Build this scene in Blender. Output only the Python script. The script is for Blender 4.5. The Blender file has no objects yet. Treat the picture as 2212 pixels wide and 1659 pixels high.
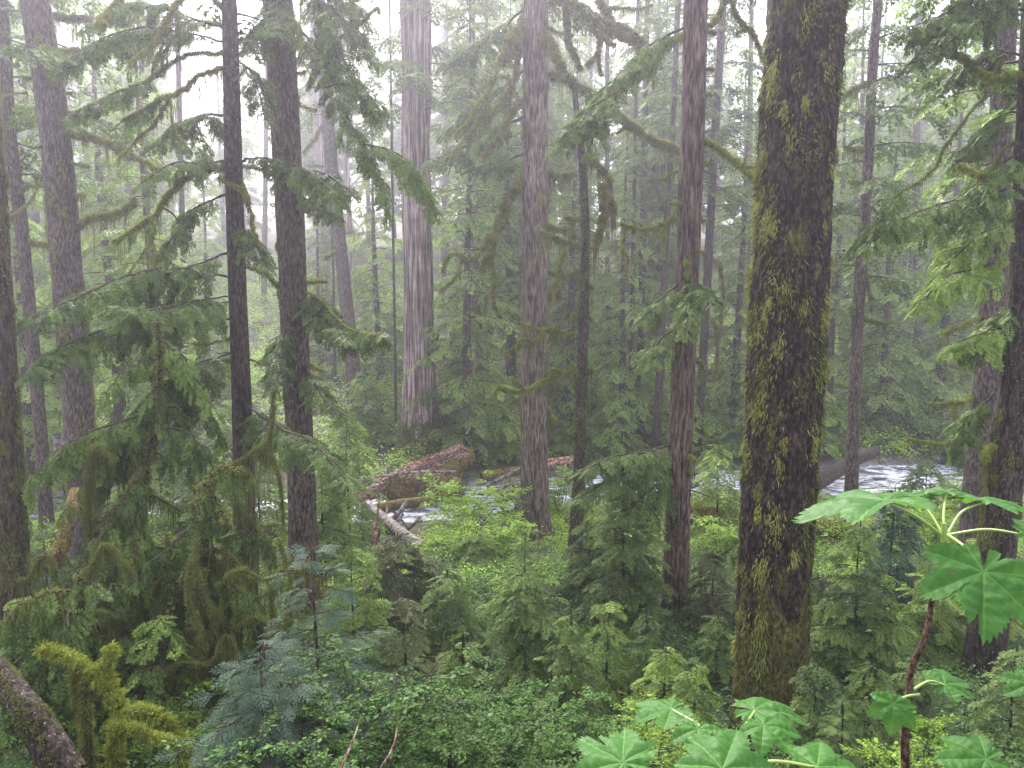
import bpy, math, random
import numpy as np
from mathutils import Vector

# ------------------------------------------------------------------ camera, sky, sun
scene = bpy.context.scene
COL = scene.collection
CAM = np.array([0.0, 0.0, 9.0])
PITCH = math.radians(7.4)
HFOV = math.radians(66.0)
FP = 1106.0 / math.tan(HFOV / 2)          # focal length in sheet units (a 2212 x 1659 sheet)
cd = bpy.data.cameras.new('camera')
cam = bpy.data.objects.new('camera', cd)
COL.objects.link(cam)
cam.location = CAM
cam.rotation_euler = (math.pi / 2 - PITCH, 0, 0)
cd.sensor_fit = 'HORIZONTAL'
cd.angle = HFOV
cd.clip_start = 0.05
cd.clip_end = 1000
scene.camera = cam

SUN_EL, SUN_AZ = math.radians(44), math.radians(-16)     # azimuth from +Y towards +X
world = bpy.data.worlds.new('World')
scene.world = world
world.use_nodes = True
nt = world.node_tree
nt.nodes.clear()
sky = nt.nodes.new('ShaderNodeTexSky')
sky.sky_type = 'NISHITA'
sky.sun_disc = False
sky.sun_elevation = SUN_EL
sky.sun_rotation = SUN_AZ
sky.air_density = 1.0
sky.dust_density = 5.0
sky.ozone_density = 1.5
mixw = nt.nodes.new('ShaderNodeMix'); mixw.data_type = 'RGBA'
mixw.inputs[0].default_value = 0.66                       # overcast: the blue is mostly veiled
mixw.inputs[7].default_value = (8.3, 8.2, 9.6, 1)
nt.links.new(sky.outputs[0], mixw.inputs[6])
bg = nt.nodes.new('ShaderNodeBackground')
bg.inputs['Strength'].default_value = 0.095
nt.links.new(mixw.outputs[2], bg.inputs['Color'])
wo = nt.nodes.new('ShaderNodeOutputWorld')
nt.links.new(bg.outputs[0], wo.inputs[0])

sl = bpy.data.lights.new('sun', 'SUN')
sl.energy = 4.0
sl.angle = math.radians(30)
sl.color = (1.0, 0.96, 0.90)
sun = bpy.data.objects.new('sun', sl)
COL.objects.link(sun)
sd = Vector((math.sin(SUN_AZ) * math.cos(SUN_EL), math.cos(SUN_AZ) * math.cos(SUN_EL), math.sin(SUN_EL)))
sun.rotation_euler = (-sd).to_track_quat('-Z', 'Y').to_euler()

scene.view_settings.view_transform = 'Standard'
scene.view_settings.look = 'None'
scene.view_settings.exposure = 2.45
scene.view_settings.gamma = 1.0
cy = scene.cycles
cy.max_bounces = 6
cy.diffuse_bounces = 3
cy.glossy_bounces = 2
cy.transmission_bounces = 3
cy.transparent_max_bounces = 6
cy.volume_bounces = 2
cy.use_denoising = True
cy.denoising_prefilter = 'NONE'
cy.sample_clamp_indirect = 6
HAZE_DENSITY = 0.0036

# ------------------------------------------------------------------ helpers
def at(px, py, Y):
    """point at distance Y in front of the camera, on the line of sight through sheet position (px, py)"""
    c, s = math.cos(PITCH), math.sin(PITCH)
    u, v = (px - 1106.0) / FP, (829.5 - py) / FP
    d = np.array([u, c + v * s, -s + v * c])
    return CAM + d * (Y / d[1])

def px_size(n, Y):
    return n * Y / FP

def proj(p):
    c, s = math.cos(PITCH), math.sin(PITCH)
    q = np.asarray(p) - CAM
    f = q[1] * c - q[2] * s
    u = q[1] * s + q[2] * c
    return 1106 + FP * q[0] / f, 829.5 - FP * u / f

_prm = np.random.default_rng(5).random(1 << 16)
def vnoise(p):
    p = np.asarray(p, float)
    i = np.floor(p).astype(np.int64)
    f = p - i
    f = f * f * (3 - 2 * f)
    def h(a, b, c):
        return _prm[((a * 73856093) ^ (b * 19349663) ^ (c * 83492791)) & 0xffff]
    x, y, z = i[..., 0], i[..., 1], i[..., 2]
    fx, fy, fz = f[..., 0], f[..., 1], f[..., 2]
    r = 0
    for a in (0, 1):
        for b in (0, 1):
            for c in (0, 1):
                w = (fx if a else 1 - fx) * (fy if b else 1 - fy) * (fz if c else 1 - fz)
                r = r + w * h(x + a, y + b, z + c)
    return r

def fbm(p, o=4):
    p = np.asarray(p, float)
    r, a, t = 0, 1.0, 0
    for k in range(o):
        r = r + a * vnoise(p * 2 ** k + 17.3 * k); t += a; a *= .5
    return r / t

def nrm(v):
    v = np.asarray(v, float)
    return v / np.maximum(np.linalg.norm(v, axis=-1, keepdims=True), 1e-9)

class Geo:
    def __init__(s):
        s.v, s.f, s.m, s.t, s.n = [], [], [], [], 0
    def add(s, V, F, mat=0, tint=.5):
        V = np.asarray(V, np.float32).reshape(-1, 3); F = np.asarray(F, np.int64).reshape(-1, 4)
        s.v.append(V); s.f.append(F + s.n); s.n += len(V)
        s.m.append(np.full(len(F), mat, np.int32))
        s.t.append(np.broadcast_to(np.asarray(tint, np.float32), (len(F),)).copy())
    def kites(s, P, D, S, mat=0, tint=.5, mid=.42):
        P, D, S = (np.asarray(a, float).reshape(-1, 3) for a in (P, D, S))
        V = np.stack([P, P + mid * D + S, P + D, P + mid * D - S], 1)
        s.add(V, np.arange(len(P) * 4).reshape(-1, 4), mat, tint)
    def tube(s, path, rad, seg=8, mat=0, tint=.5, disp=None, cap=True):
        path = np.asarray(path, float); n = len(path)
        rad = np.broadcast_to(np.asarray(rad, float), (n,))
        T = nrm(np.gradient(path, axis=0))
        up = np.array([0, 0, 1.]) if abs(T[0][2]) < .8 else np.array([0, 1., 0])
        U = np.zeros_like(T); U[0] = nrm(np.cross(T[0], up))
        for i in range(1, n):
            U[i] = nrm(U[i - 1] - T[i] * np.dot(U[i - 1], T[i]))
        W = np.cross(T, U)
        a = np.linspace(0, 2 * np.pi, seg, endpoint=False)
        R = np.repeat(rad[:, None], seg, 1)
        if disp is not None:
            R = R * disp(a[None, :] + 0 * R, np.cumsum(np.r_[0, np.linalg.norm(np.diff(path, axis=0), axis=1)])[:, None] + 0 * R)
        V = path[:, None] + R[..., None] * (np.cos(a)[None, :, None] * U[:, None] + np.sin(a)[None, :, None] * W[:, None])
        idx = np.arange(n * seg).reshape(n, seg)
        F = np.stack([idx[:-1], np.roll(idx[:-1], -1, 1), np.roll(idx[1:], -1, 1), idx[1:]], -1).reshape(-1, 4)
        s.add(V, F, mat, tint)
        if cap:
            for row, c in ((idx[0], path[0]), (idx[-1], path[-1])):
                base = s.n; k = seg // 2
                Vc = V[0 if row is idx[0] else -1]
                Fc = [[0, i, i + 1, i + 2] for i in range(1, seg - 2, 2)]
                s.add(Vc, Fc, mat, tint)
    def build(s, name, mats, parent=None, smooth=True, loc=None):
        V = np.concatenate(s.v); F = np.concatenate(s.f)
        me = bpy.data.meshes.new(name)
        me.vertices.add(len(V)); me.vertices.foreach_set('co', V.astype(np.float32).ravel())
        me.loops.add(F.size); me.loops.foreach_set('vertex_index', F.astype(np.int32).ravel())
        me.polygons.add(len(F)); me.polygons.foreach_set('loop_start', np.arange(0, F.size, 4, dtype=np.int32))
        me.polygons.foreach_set('material_index', np.concatenate(s.m))
        me.polygons.foreach_set('use_smooth', np.full(len(F), smooth))
        at_ = me.attributes.new('tint', 'FLOAT', 'FACE'); at_.data.foreach_set('value', np.concatenate(s.t))
        me.update(calc_edges=True)
        for m in (mats if isinstance(mats, (list, tuple)) else [mats]): me.materials.append(m)
        o = bpy.data.objects.new(name, me); COL.objects.link(o)
        if parent is not None: o.parent = parent
        if loc is not None: o.location = loc
        return o

def tag(o, label=None, cat=None, group=None, kind=None):
    if label: o['label'] = label
    if cat: o['category'] = cat
    if group: o['group'] = group
    if kind: o['kind'] = kind
    return o

def empty(name, loc, label, cat, group=None):
    o = bpy.data.objects.new(name, None); COL.objects.link(o)
    o.location = loc; o.empty_display_size = .2
    return tag(o, label, cat, group)

def copy_thing(root, loc, rz, sc, label, group=None):
    r = root.copy(); COL.objects.link(r)
    r.location = loc; r.rotation_euler = (0, 0, rz); r.scale = (sc, sc, sc)
    r['label'] = label
    if group: r['group'] = group
    for ch in root.children:
        c = ch.copy(); COL.objects.link(c); c.parent = r
        for g in ch.children:
            d = g.copy(); COL.objects.link(d); d.parent = c
    return r

# ------------------------------------------------------------------ materials
def newmat(name):
    m = bpy.data.materials.new(name); m.use_nodes = True
    n = m.node_tree.nodes; n.clear()
    out = n.new('ShaderNodeOutputMaterial')
    return m, n, m.node_tree.links, out

def ramp(n, stops, interp='LINEAR'):
    r = n.new('ShaderNodeValToRGB'); r.color_ramp.interpolation = interp
    e = r.color_ramp.elements
    while len(e) < len(stops): e.new(.5)
    for i, (p, c) in enumerate(stops):
        e[i].position = p; e[i].color = (*c, 1) if len(c) == 3 else c
    return r

def coords(n, l, scale, kind='Object'):
    tc = n.new('ShaderNodeTexCoord'); mp = n.new('ShaderNodeMapping'); mp.inputs['Scale'].default_value = scale
    l.new(tc.outputs[kind], mp.inputs[0]); return mp

def noise(n, l, mp, scale, detail=5, rough=.6):
    t = n.new('ShaderNodeTexNoise'); t.inputs['Scale'].default_value = scale
    t.inputs['Detail'].default_value = detail; t.inputs['Roughness'].default_value = rough
    l.new(mp.outputs[0], t.inputs['Vector']); return t

def mixc(n, l, fac, a, b):
    m = n.new('ShaderNodeMix'); m.data_type = 'RGBA'
    if isinstance(fac, (int, float)): m.inputs[0].default_value = fac
    else: l.new(fac, m.inputs[0])
    for k, x in ((6, a), (7, b)):
        if isinstance(x, tuple): m.inputs[k].default_value = (*x, 1)
        else: l.new(x, m.inputs[k])
    return m.outputs[2]

def leaf_mat(name, dark, light, trans=.35, rough=.6, nscale=1.5, spec=.22, objvar=.25):
    m, n, l, out = newmat(name)
    at_ = n.new('ShaderNodeAttribute'); at_.attribute_name = 'tint'
    mp = coords(n, l, (1, 1, 1)); no = noise(n, l, mp, nscale, 3)
    oi = n.new('ShaderNodeObjectInfo')
    a = n.new('ShaderNodeMath'); a.operation = 'MULTIPLY_ADD'; a.inputs[1].default_value = .9
    l.new(at_.outputs['Fac'], a.inputs[0])
    b = n.new('ShaderNodeMath'); b.operation = 'MULTIPLY_ADD'; b.inputs[1].default_value = 1.1; b.inputs[2].default_value = -.5
    l.new(no.outputs[0], b.inputs[0]); l.new(b.outputs[0], a.inputs[2])
    c = n.new('ShaderNodeMath'); c.operation = 'MULTIPLY_ADD'; c.inputs[1].default_value = objvar
    l.new(oi.outputs['Random'], c.inputs[0]); l.new(a.outputs[0], c.inputs[2]); c.use_clamp = True
    col = mixc(n, l, c.outputs[0], dark, light)
    p = n.new('ShaderNodeBsdfPrincipled'); p.inputs['Roughness'].default_value = rough
    p.inputs['Specular IOR Level'].default_value = spec
    l.new(col, p.inputs['Base Color'])
    tr = n.new('ShaderNodeBsdfTranslucent'); l.new(col, tr.inputs[0])
    ms = n.new('ShaderNodeMixShader'); ms.inputs[0].default_value = trans
    l.new(p.outputs[0], ms.inputs[1]); l.new(tr.outputs[0], ms.inputs[2]); l.new(ms.outputs[0], out.inputs[0])
    return m

def bark_mat(name, dark, mid, pale, flecks=.0, moss=0.0, mosscol=(.16, .17, .03), zs=.25, scale=14, bump=.6, rough=.85, mossz=None):
    """furrowed bark; flecks: pale lichen spots; moss: patches; mossz = (z, soft): more moss below z"""
    m, n, l, out = newmat(name)
    mp = coords(n, l, (1, 1, zs)); fine = coords(n, l, (1, 1, 1))
    no = noise(n, l, mp, scale, 6, .65)
    big = noise(n, l, fine, 1.3, 3)
    r = ramp(n, [(.40, tuple(c * .7 for c in dark)), (.50, mid), (.61, pale)])
    l.new(no.outputs[0], r.inputs[0])
    col = mixc(n, l, .35, r.outputs[0], mid)
    rb = ramp(n, [(.35, (.6, .6, .6)), (.65, (1.25, 1.2, 1.2))]); l.new(big.outputs[0], rb.inputs[0])
    mm = n.new('ShaderNodeMix'); mm.data_type = 'RGBA'; mm.blend_type = 'MULTIPLY'; mm.inputs[0].default_value = .8
    l.new(r.outputs[0], mm.inputs[6]); l.new(rb.outputs[0], mm.inputs[7]); col = mm.outputs[2]
    if flecks:
        vz = coords(n, l, (1, 1, .55))
        fl = noise(n, l, vz, 42, 4, .7)
        fr = ramp(n, [(.69 - .08 * flecks, (0, 0, 0)), (.73 - .08 * flecks, (1, 1, 1))]); l.new(fl.outputs[0], fr.inputs[0])
        col = mixc(n, l, fr.outputs[0], col, (.32, .31, .28))
    if moss:
        mn = noise(n, l, coords(n, l, (1, 1, .45)), 4.5, 7, .72)
        src = mn.outputs[0]
        if mossz:
            geo = n.new('ShaderNodeNewGeometry'); sx = n.new('ShaderNodeSeparateXYZ'); l.new(geo.outputs['Position'], sx.inputs[0])
            mr = n.new('ShaderNodeMapRange'); mr.inputs[1].default_value = mossz[0]; mr.inputs[2].default_value = mossz[0] - mossz[1]
            mr.inputs[3].default_value = 0; mr.inputs[4].default_value = .3
            l.new(sx.outputs[2], mr.inputs[0])
            ad = n.new('ShaderNodeMath'); ad.operation = 'ADD'; l.new(src, ad.inputs[0]); l.new(mr.outputs[0], ad.inputs[1]); src = ad.outputs[0]
        mrp = ramp(n, [(.66 - .25 * moss, (0, 0, 0)), (.74 - .25 * moss, (1, 1, 1))]); l.new(src, mrp.inputs[0])
        fn = noise(n, l, coords(n, l, (1, 1, .5)), 22, 6, .75)
        mc = ramp(n, [(.36, tuple(c * .10 for c in mosscol)), (.52, tuple(c * .55 for c in mosscol)), (.68, tuple(c * 1.35 for c in mosscol))]); l.new(fn.outputs[0], mc.inputs[0])
        col = mixc(n, l, mrp.outputs[0], col, mc.outputs[0])
    p = n.new('ShaderNodeBsdfPrincipled'); p.inputs['Roughness'].default_value = rough
    p.inputs['Specular IOR Level'].default_value = .15
    l.new(col, p.inputs['Base Color'])
    b = n.new('ShaderNodeBump'); b.inputs['Strength'].default_value = bump; b.inputs['Distance'].default_value = .08
    l.new(no.outputs[0], b.inputs['Height']); l.new(b.outputs[0], p.inputs['Normal'])
    l.new(p.outputs[0], out.inputs[0])
    return m

M = {}
M['needle'] = leaf_mat('needle_green', (.013, .028, .007), (.145, .225, .045), trans=.30, nscale=.9)
M['needle_far'] = leaf_mat('needle_haze_lit', (.040, .075, .018), (.26, .37, .085), trans=.40, nscale=.5)  # far needles: brightness from haze and backlight is put into the colour
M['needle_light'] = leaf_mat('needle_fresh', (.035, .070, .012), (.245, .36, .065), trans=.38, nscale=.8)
M['needle_blue'] = leaf_mat('needle_bluish', (.008, .022, .013), (.048, .098, .054), trans=.25, nscale=1.2, spec=.2, rough=.5)
M['needle_olive'] = leaf_mat('needle_olive', (.018, .028, .010), (.12, .14, .045), trans=.28, nscale=1.2)
M['leaf_bright'] = leaf_mat('shrub_leaf_bright', (.035, .080, .008), (.31, .49, .050), trans=.45, nscale=.5)
M['leaf_dark'] = leaf_mat('shrub_leaf_dark', (.007, .022, .004), (.080, .175, .026), trans=.33, nscale=.8, rough=.55, spec=.14)
M['floor_leaf'] = leaf_mat('forest_floor_leaf', (.012, .032, .008), (.10, .20, .04), trans=.3, nscale=.35)
M['moss'] = leaf_mat('moss_hanging', (.016, .018, .006), (.175, .200, .050), trans=.35, nscale=2.0, rough=.9, spec=.1, objvar=.1)
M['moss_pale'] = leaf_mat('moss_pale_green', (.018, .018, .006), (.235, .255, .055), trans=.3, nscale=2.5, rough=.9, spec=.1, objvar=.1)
M['moss_yellow'] = leaf_mat('moss_yellow', (.024, .030, .006), (.25, .29, .045), trans=.3, nscale=3.0, rough=.9, spec=.1, objvar=.1)
M['dead_needle'] = leaf_mat('dead_rusty_needle', (.16, .06, .025), (.36, .15, .06), trans=.2)
M['twig'] = bark_mat('twig_bark', (.020, .015, .011), (.045, .034, .025), (.085, .068, .05), scale=30, bump=.2)
M['bark'] = bark_mat('bark_brown', (.018, .013, .010), (.062, .046, .036), (.14, .112, .088), flecks=.9, moss=.12, scale=22, bump=.8)
M['bark_dark'] = bark_mat('bark_dark', (.010, .008, .006), (.034, .025, .019), (.085, .066, .052), flecks=.75, moss=.12, scale=24, bump=.9)
M['bark_ridged'] = bark_mat('bark_ridged_grey', (.030, .022, .017), (.110, .085, .066), (.22, .185, .15), flecks=.2, moss=.22, zs=.12, scale=20, bump=1.0)
M['bark_red'] = bark_mat('bark_reddish', (.024, .016, .012), (.085, .057, .044), (.18, .135, .11), flecks=.5, moss=.06, zs=.13, scale=22, bump=1.0)
M['cedar'] = bark_mat('bark_cedar_pale', (.060, .042, .035), (.165, .125, .110), (.36, .31, .29), moss=.10, zs=.035, scale=11, bump=1.0, mossz=(3.2, 2.0), mosscol=(.14, .13, .03))
M['bark_mossy'] = bark_mat('bark_mossy', (.005, .0035, .003), (.018, .012, .009), (.062, .045, .035), moss=.44, zs=.5, scale=20, bump=1.0, mossz=(5.4, 3.0), mosscol=(.125, .125, .030))
M['bark_mossy_soft'] = bark_mat('bark_mossy_soft', (.020, .014, .011), (.055, .040, .030), (.10, .08, .06), moss=.55, scale=16, bump=.9, mosscol=(.16, .14, .03))
M['bark_fog'] = bark_mat('bark_plain', (.026, .020, .016), (.070, .054, .046), (.15, .125, .105), flecks=.7, moss=.16, scale=24, bump=.8)
M['log_red'] = bark_mat('log_red_wood', (.060, .030, .022), (.23, .125, .092), (.42, .31, .255), moss=.35, zs=1, scale=9, bump=.9)
M['log_grey'] = bark_mat('log_bleached', (.06, .050, .048), (.15, .13, .125), (.27, .25, .24), moss=.05, zs=1, scale=8, bump=.5)
M['log_moss'] = bark_mat('log_mossy', (.030, .020, .014), (.080, .050, .034), (.14, .09, .06), moss=.9, zs=1, scale=8, bump=.8, mosscol=(.24, .19, .035))
M['root'] = bark_mat('root_brown', (.050, .034, .018), (.13, .085, .045), (.24, .17, .085), moss=.45, zs=1, scale=8, bump=.6, mosscol=(.24, .18, .04))
M['thorn_stem'] = bark_mat('thorny_stem', (.035, .020, .012), (.10, .058, .036), (.20, .14, .09), moss=.15, scale=60, bump=.8, zs=.6)

# ------------------------------------------------------------------ terrain
_py = np.array([-60, -10, 0, 2, 4, 6, 8, 11, 15, 20, 25, 28, 400.])
_pz = np.array([10, 8.2, 7.3, 6.5, 5.2, 4.05, 3.05, 1.95, 1.4, 1.1, .65, .42, .42])
_fy = np.array([-400, 3.4, 4.5, 9, 18, 32, 60, 110, 400.])
_fz = np.array([.45, .45, .7, 1.3, 3.2, 7.0, 13, 20, 20.])
def creek_y(x):
    return 31.8 + .20 * np.clip(x, -30, 40) + .9 * np.sin(x * .23)
def ground(x, y, fine=True):
    x = np.asarray(x, float); y = np.asarray(y, float)
    d = y - creek_y(x)
    near = np.interp(y, _py, _pz)
    far = np.interp(d, _fy, _fz)
    w = np.clip((d + 1.0) / 2.0, 0, 1)
    z = near * (1 - w) + far * w
    z = z + (vnoise(np.stack([x * .16, y * .16, 0 * x], -1)) - .5) * np.clip((y - 3) / 8, 0, 1) * .8
    if fine:
        z = z + (fbm(np.stack([x * .9, y * .9, 0 * x + 3], -1), 3) - .5) * .5
    bed = np.clip(1 - (np.abs(d) - 1.9) / 1.3, 0, 1)
    bed = bed * bed * (3 - 2 * bed)
    return z * (1 - bed) + (-.35) * bed
def gz(x, y):
    return float(ground(np.array([x]), np.array([y]))[0])

def m_ground():
    m, n, l, out = newmat('forest_floor')
    mp = coords(n, l, (1, 1, 1))
    a = noise(n, l, mp, .8, 6, .6); b = noise(n, l, mp, 9, 6, .7)
    r = ramp(n, [(.38, (.030, .020, .012)), (.50, (.045, .040, .015)), (.60, (.060, .085, .020))])
    l.new(a.outputs[0], r.inputs[0])
    rb = ramp(n, [(.3, (.35, .35, .35)), (.7, (1.5, 1.5, 1.5))]); l.new(b.outputs[0], rb.inputs[0])
    mm = n.new('ShaderNodeMix'); mm.data_type = 'RGBA'; mm.blend_type = 'MULTIPLY'; mm.inputs[0].default_value = 1
    l.new(r.outputs[0], mm.inputs[6]); l.new(rb.outputs[0], mm.inputs[7])
    # pebbly bed close to the water level
    geo = n.new('ShaderNodeNewGeometry'); sx = n.new('ShaderNodeSeparateXYZ'); l.new(geo.outputs['Position'], sx.inputs[0])
    mr = n.new('ShaderNodeMapRange'); mr.inputs[1].default_value = .45; mr.inputs[2].default_value = .15; l.new(sx.outputs[2], mr.inputs[0])
    vo = n.new('ShaderNodeTexVoronoi'); vo.inputs['Scale'].default_value = 5; l.new(mp.outputs[0], vo.inputs['Vector'])
    rs = ramp(n, [(0, (.05, .047, .045)), (1, (.22, .20, .20))]); l.new(vo.outputs['Color'], rs.inputs[0])
    col = mixc(n, l, mr.outputs[0], mm.outputs[2], rs.outputs[0])
    p = n.new('ShaderNodeBsdfPrincipled'); p.inputs['Roughness'].default_value = .9
    l.new(col, p.inputs['Base Color'])
    bm = n.new('ShaderNodeBump'); bm.inputs['Strength'].default_value = 1; bm.inputs['Distance'].default_value = .12
    l.new(b.outputs[0], bm.inputs['Height']); l.new(bm.outputs[0], p.inputs['Normal'])
    l.new(p.outputs[0], out.inputs[0]); return m

def grid_geo(x0, x1, y0, y1, nx, ny, fz, py=1.0):
    xs = np.linspace(x0, x1, nx); ys = y0 + (y1 - y0) * np.linspace(0, 1, ny) ** py
    X, Y = np.meshgrid(xs, ys)
    V = np.stack([X, Y, fz(X, Y)], -1)
    i = np.arange(nx * ny).reshape(ny, nx)
    F = np.stack([i[:-1, :-1], i[:-1, 1:], i[1:, 1:], i[1:, :-1]], -1)
    g = Geo(); g.add(V, F); return g
tag(grid_geo(-100, 100, -25, 150, 420, 520, lambda X, Y: ground(X, Y)).build('ground', m_ground()), kind='structure')

def m_water():
    m, n, l, out = newmat('creek_water')
    mp = coords(n, l, (.55, 1.3, 1)); mp.inputs['Rotation'].default_value = (0, 0, math.radians(15))
    a = noise(n, l, mp, 1.6, 8, .7); b = noise(n, l, mp, 6, 6, .7)
    r = ramp(n, [(.42, (0, 0, 0)), (.54, (1, 1, 1))]); l.new(a.outputs[0], r.inputs[0])
    rb = ramp(n, [(.35, (0, 0, 0)), (.6, (1, 1, 1))]); l.new(b.outputs[0], rb.inputs[0])
    mu = n.new('ShaderNodeMath'); mu.operation = 'MULTIPLY'; l.new(r.outputs[0], mu.inputs[0]); l.new(rb.outputs[0], mu.inputs[1])
    col = mixc(n, l, mu.outputs[0], (.030, .036, .042), (.80, .82, .86))
    p = n.new('ShaderNodeBsdfPrincipled'); l.new(col, p.inputs['Base Color'])
    rr = n.new('ShaderNodeMapRange'); rr.inputs[3].default_value = .12; rr.inputs[4].default_value = .6
    l.new(mu.outputs[0], rr.inputs[0]); l.new(rr.outputs[0], p.inputs['Roughness'])
    bm = n.new('ShaderNodeBump'); bm.inputs['Strength'].default_value = .9; bm.inputs['Distance'].default_value = .15
    l.new(b.outputs[0], bm.inputs['Height']); l.new(bm.outputs[0], p.inputs['Normal'])
    l.new(p.outputs[0], out.inputs[0]); return m
def wz(X, Y):
    return .08 + .16 * (fbm(np.stack([X * .9, Y * 2.0, 0 * X], -1), 4) - .5) * 1.6
_wg = Geo()
_xs = np.linspace(-40, 45, 500); _ds = np.linspace(-3.4, 3.4, 70)
_X, _D = np.meshgrid(_xs, _ds); _Y = creek_y(_X) + _D
_i = np.arange(_X.size).reshape(_X.shape)
_wg.add(np.stack([_X, _Y, wz(_X, _Y)], -1), np.stack([_i[:-1, :-1], _i[:-1, 1:], _i[1:, 1:], _i[1:, :-1]], -1))
tag(_wg.build('creek', m_water()), kind='structure')

# ------------------------------------------------------------------ foliage building blocks
def frond_template(seed, pairs=9, sub=3, w=.030):
    """flat hemlock spray, length 1 along x: side twigs with small needle clusters"""
    r = np.random.default_rng(seed); P, D, S = [], [], []
    def add(p, ang, ln, wd):
        d = np.array([math.cos(ang), math.sin(ang), 0]) * ln
        d[2] = r.normal(0, .10) * ln
        s = np.array([-math.sin(ang), math.cos(ang), r.normal(0, .5)]); s = s / np.linalg.norm(s) * wd
        P.append(p); D.append(d); S.append(s)
    for i in range(pairs):
        t = .04 + .90 * i / pairs
        for sd in (-1, 1):
            ln = (.42 * (1 - t) ** .7 + .10) * r.uniform(.75, 1.2) * min(1, .45 + t * 2)
            ang = sd * r.uniform(.75, 1.05) * (1 - .35 * t)
            o = np.array([t + r.uniform(-.03, .03), 0, 0])
            add(o, ang, ln, w * .8)
            for k in range(sub):
                u = (k + .6) / (sub + .3)
                q = o + np.array([math.cos(ang), math.sin(ang), 0]) * ln * u
                for s2 in (-1, 1):
                    add(q, ang + s2 * r.uniform(.6, .9), ln * .42 * (1.15 - u) + .05, w)
    add(np.array([.85, 0, 0]), 0, .2, w)
    P, D, S = map(np.array, (P, D, S))
    V = np.stack([P, P + .42 * D + S, P + D, P + .42 * D - S], 1)      # K,4,3
    V[..., 2] -= .22 * V[..., 0] ** 2 + .25 * np.abs(V[..., 1]) ** 1.5
    return V.astype(np.float32)
FR_HI = [frond_template(s, 9, 3, .026) for s in (1, 2, 3)]
FR_MID = [frond_template(s, 7, 2, .038) for s in (4, 5, 6)]
FR_LO = [frond_template(s, 5, 1, .060) for s in (7, 8, 9)]

class Fronds:
    def __init__(s): s.o, s.d, s.u, s.k, s.t = [], [], [], [], []
    def add(s, o, d, u, k, t): s.o.append(o); s.d.append(d); s.u.append(u); s.k.append(k); s.t.append(t)
    def into(s, geo, templ, mat=0, rng=None):
        if not s.o: return
        rng = rng or np.random.default_rng(1)
        o = np.array(s.o); d = nrm(s.d); u = np.array(s.u); k = np.array(s.k); t = np.array(s.t)
        w = nrm(np.cross(u, d)); u = np.cross(d, w)
        which = rng.integers(0, len(templ), len(o))
        for j, T in enumerate(templ):
            q = which == j
            if not q.any(): continue
            B = np.stack([d[q], w[q], u[q]], 1) * k[q][:, None, None]      # rows: axes
            V = np.einsum('kva,nab->nkvb', T, B) + o[q][:, None, None]
            n = V.shape[0] * V.shape[1]
            tt = np.repeat(t[q], T.shape[0]) + rng.normal(0, .20, n)
            geo.add(V.reshape(-1, 3), np.arange(n * 4).reshape(-1, 4), mat, np.clip(tt, 0, 1))

def smooth_path(pts, n):
    pts = np.asarray(pts, float)
    s = np.r_[0, np.cumsum(np.linalg.norm(np.diff(pts, axis=0), axis=1))]
    # Catmull-Rom through the points
    P = np.vstack([2 * pts[0] - pts[1], pts, 2 * pts[-1] - pts[-2]])
    out = []
    for u in np.linspace(0, s[-1], n):
        i = min(max(np.searchsorted(s, u) - 1, 0), len(pts) - 2)
        t = (u - s[i]) / max(s[i + 1] - s[i], 1e-9)
        a, b, c, d = P[i], P[i + 1], P[i + 2], P[i + 3]
        out.append(.5 * ((2 * b) + (c - a) * t + (2 * a - 5 * b + 4 * c - d) * t * t + (3 * b - a - 3 * c + d) * t ** 3))
    return np.array(out)

def leafy(path, fr, wood, rng, t0=.15, spread=.9, fk=.5, step=.16, droop=.35, tint=.5, twr=.006, jitter=.25, up=None):
    """side twigs and sprays along a bough; spread = longest side twig"""
    L = np.linalg.norm(np.diff(path, axis=0), axis=1).sum(); n = len(path)
    m = max(3, int(L * (1 - t0) / step))
    upv = np.array([0, 0, 1.]) if up is None else up
    for i in range(m):
        t = t0 + (1 - t0) * (i + rng.uniform(0, 1)) / m
        f = min(t, .999) * (n - 1); a = int(f); p = path[a] + (path[a + 1] - path[a]) * (f - a)
        T = nrm(path[a + 1] - path[a])
        side = nrm(np.cross(T, upv) + rng.normal(0, .15, 3)) * (1 if i % 2 else -1)
        ln = spread * min(1, 1.25 * (1 - t) + .25) * min(1, (t - t0) * 4 + .5) * rng.uniform(.6, 1.15)
        d = nrm(T * rng.uniform(.45, .9) + side * .9 + rng.normal(0, jitter * .4, 3))
        k = max(1, int(round(ln / (fk * .42))))
        q = p.copy(); q0 = p.copy(); dd = d.copy(); seg = ln / k; pts = [p]
        tt = tint + rng.normal(0, .12)
        for j in range(k):
            dd = nrm(dd + np.array([0, 0, -droop * .35]))
            q = q + dd * seg
            pts.append(q)
            s2 = nrm(np.cross(dd, upv))
            for sg in ((-1, 1) if j < k - 1 else (0,)):
                e = nrm(dd + sg * s2 * rng.uniform(.5, 1.0) + rng.normal(0, jitter, 3) * .6 + np.array([0, 0, -droop * rng.uniform(.1, .9)]))
                fr.add(q - dd * seg * .5, e, nrm(upv + rng.normal(0, .35, 3)), fk * rng.uniform(.65, 1.15), tt + rng.normal(0, .08))
        if wood is not None and twr > 0:
            wood.tube(np.array(pts), np.linspace(twr, twr * .4, len(pts)), 3, mat=1, cap=False)
    T = nrm(path[-1] - path[-2])
    fr.add(path[-1] - T * fk * .2, T, nrm(upv + rng.normal(0, .2, 3)), fk, tint)

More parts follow.
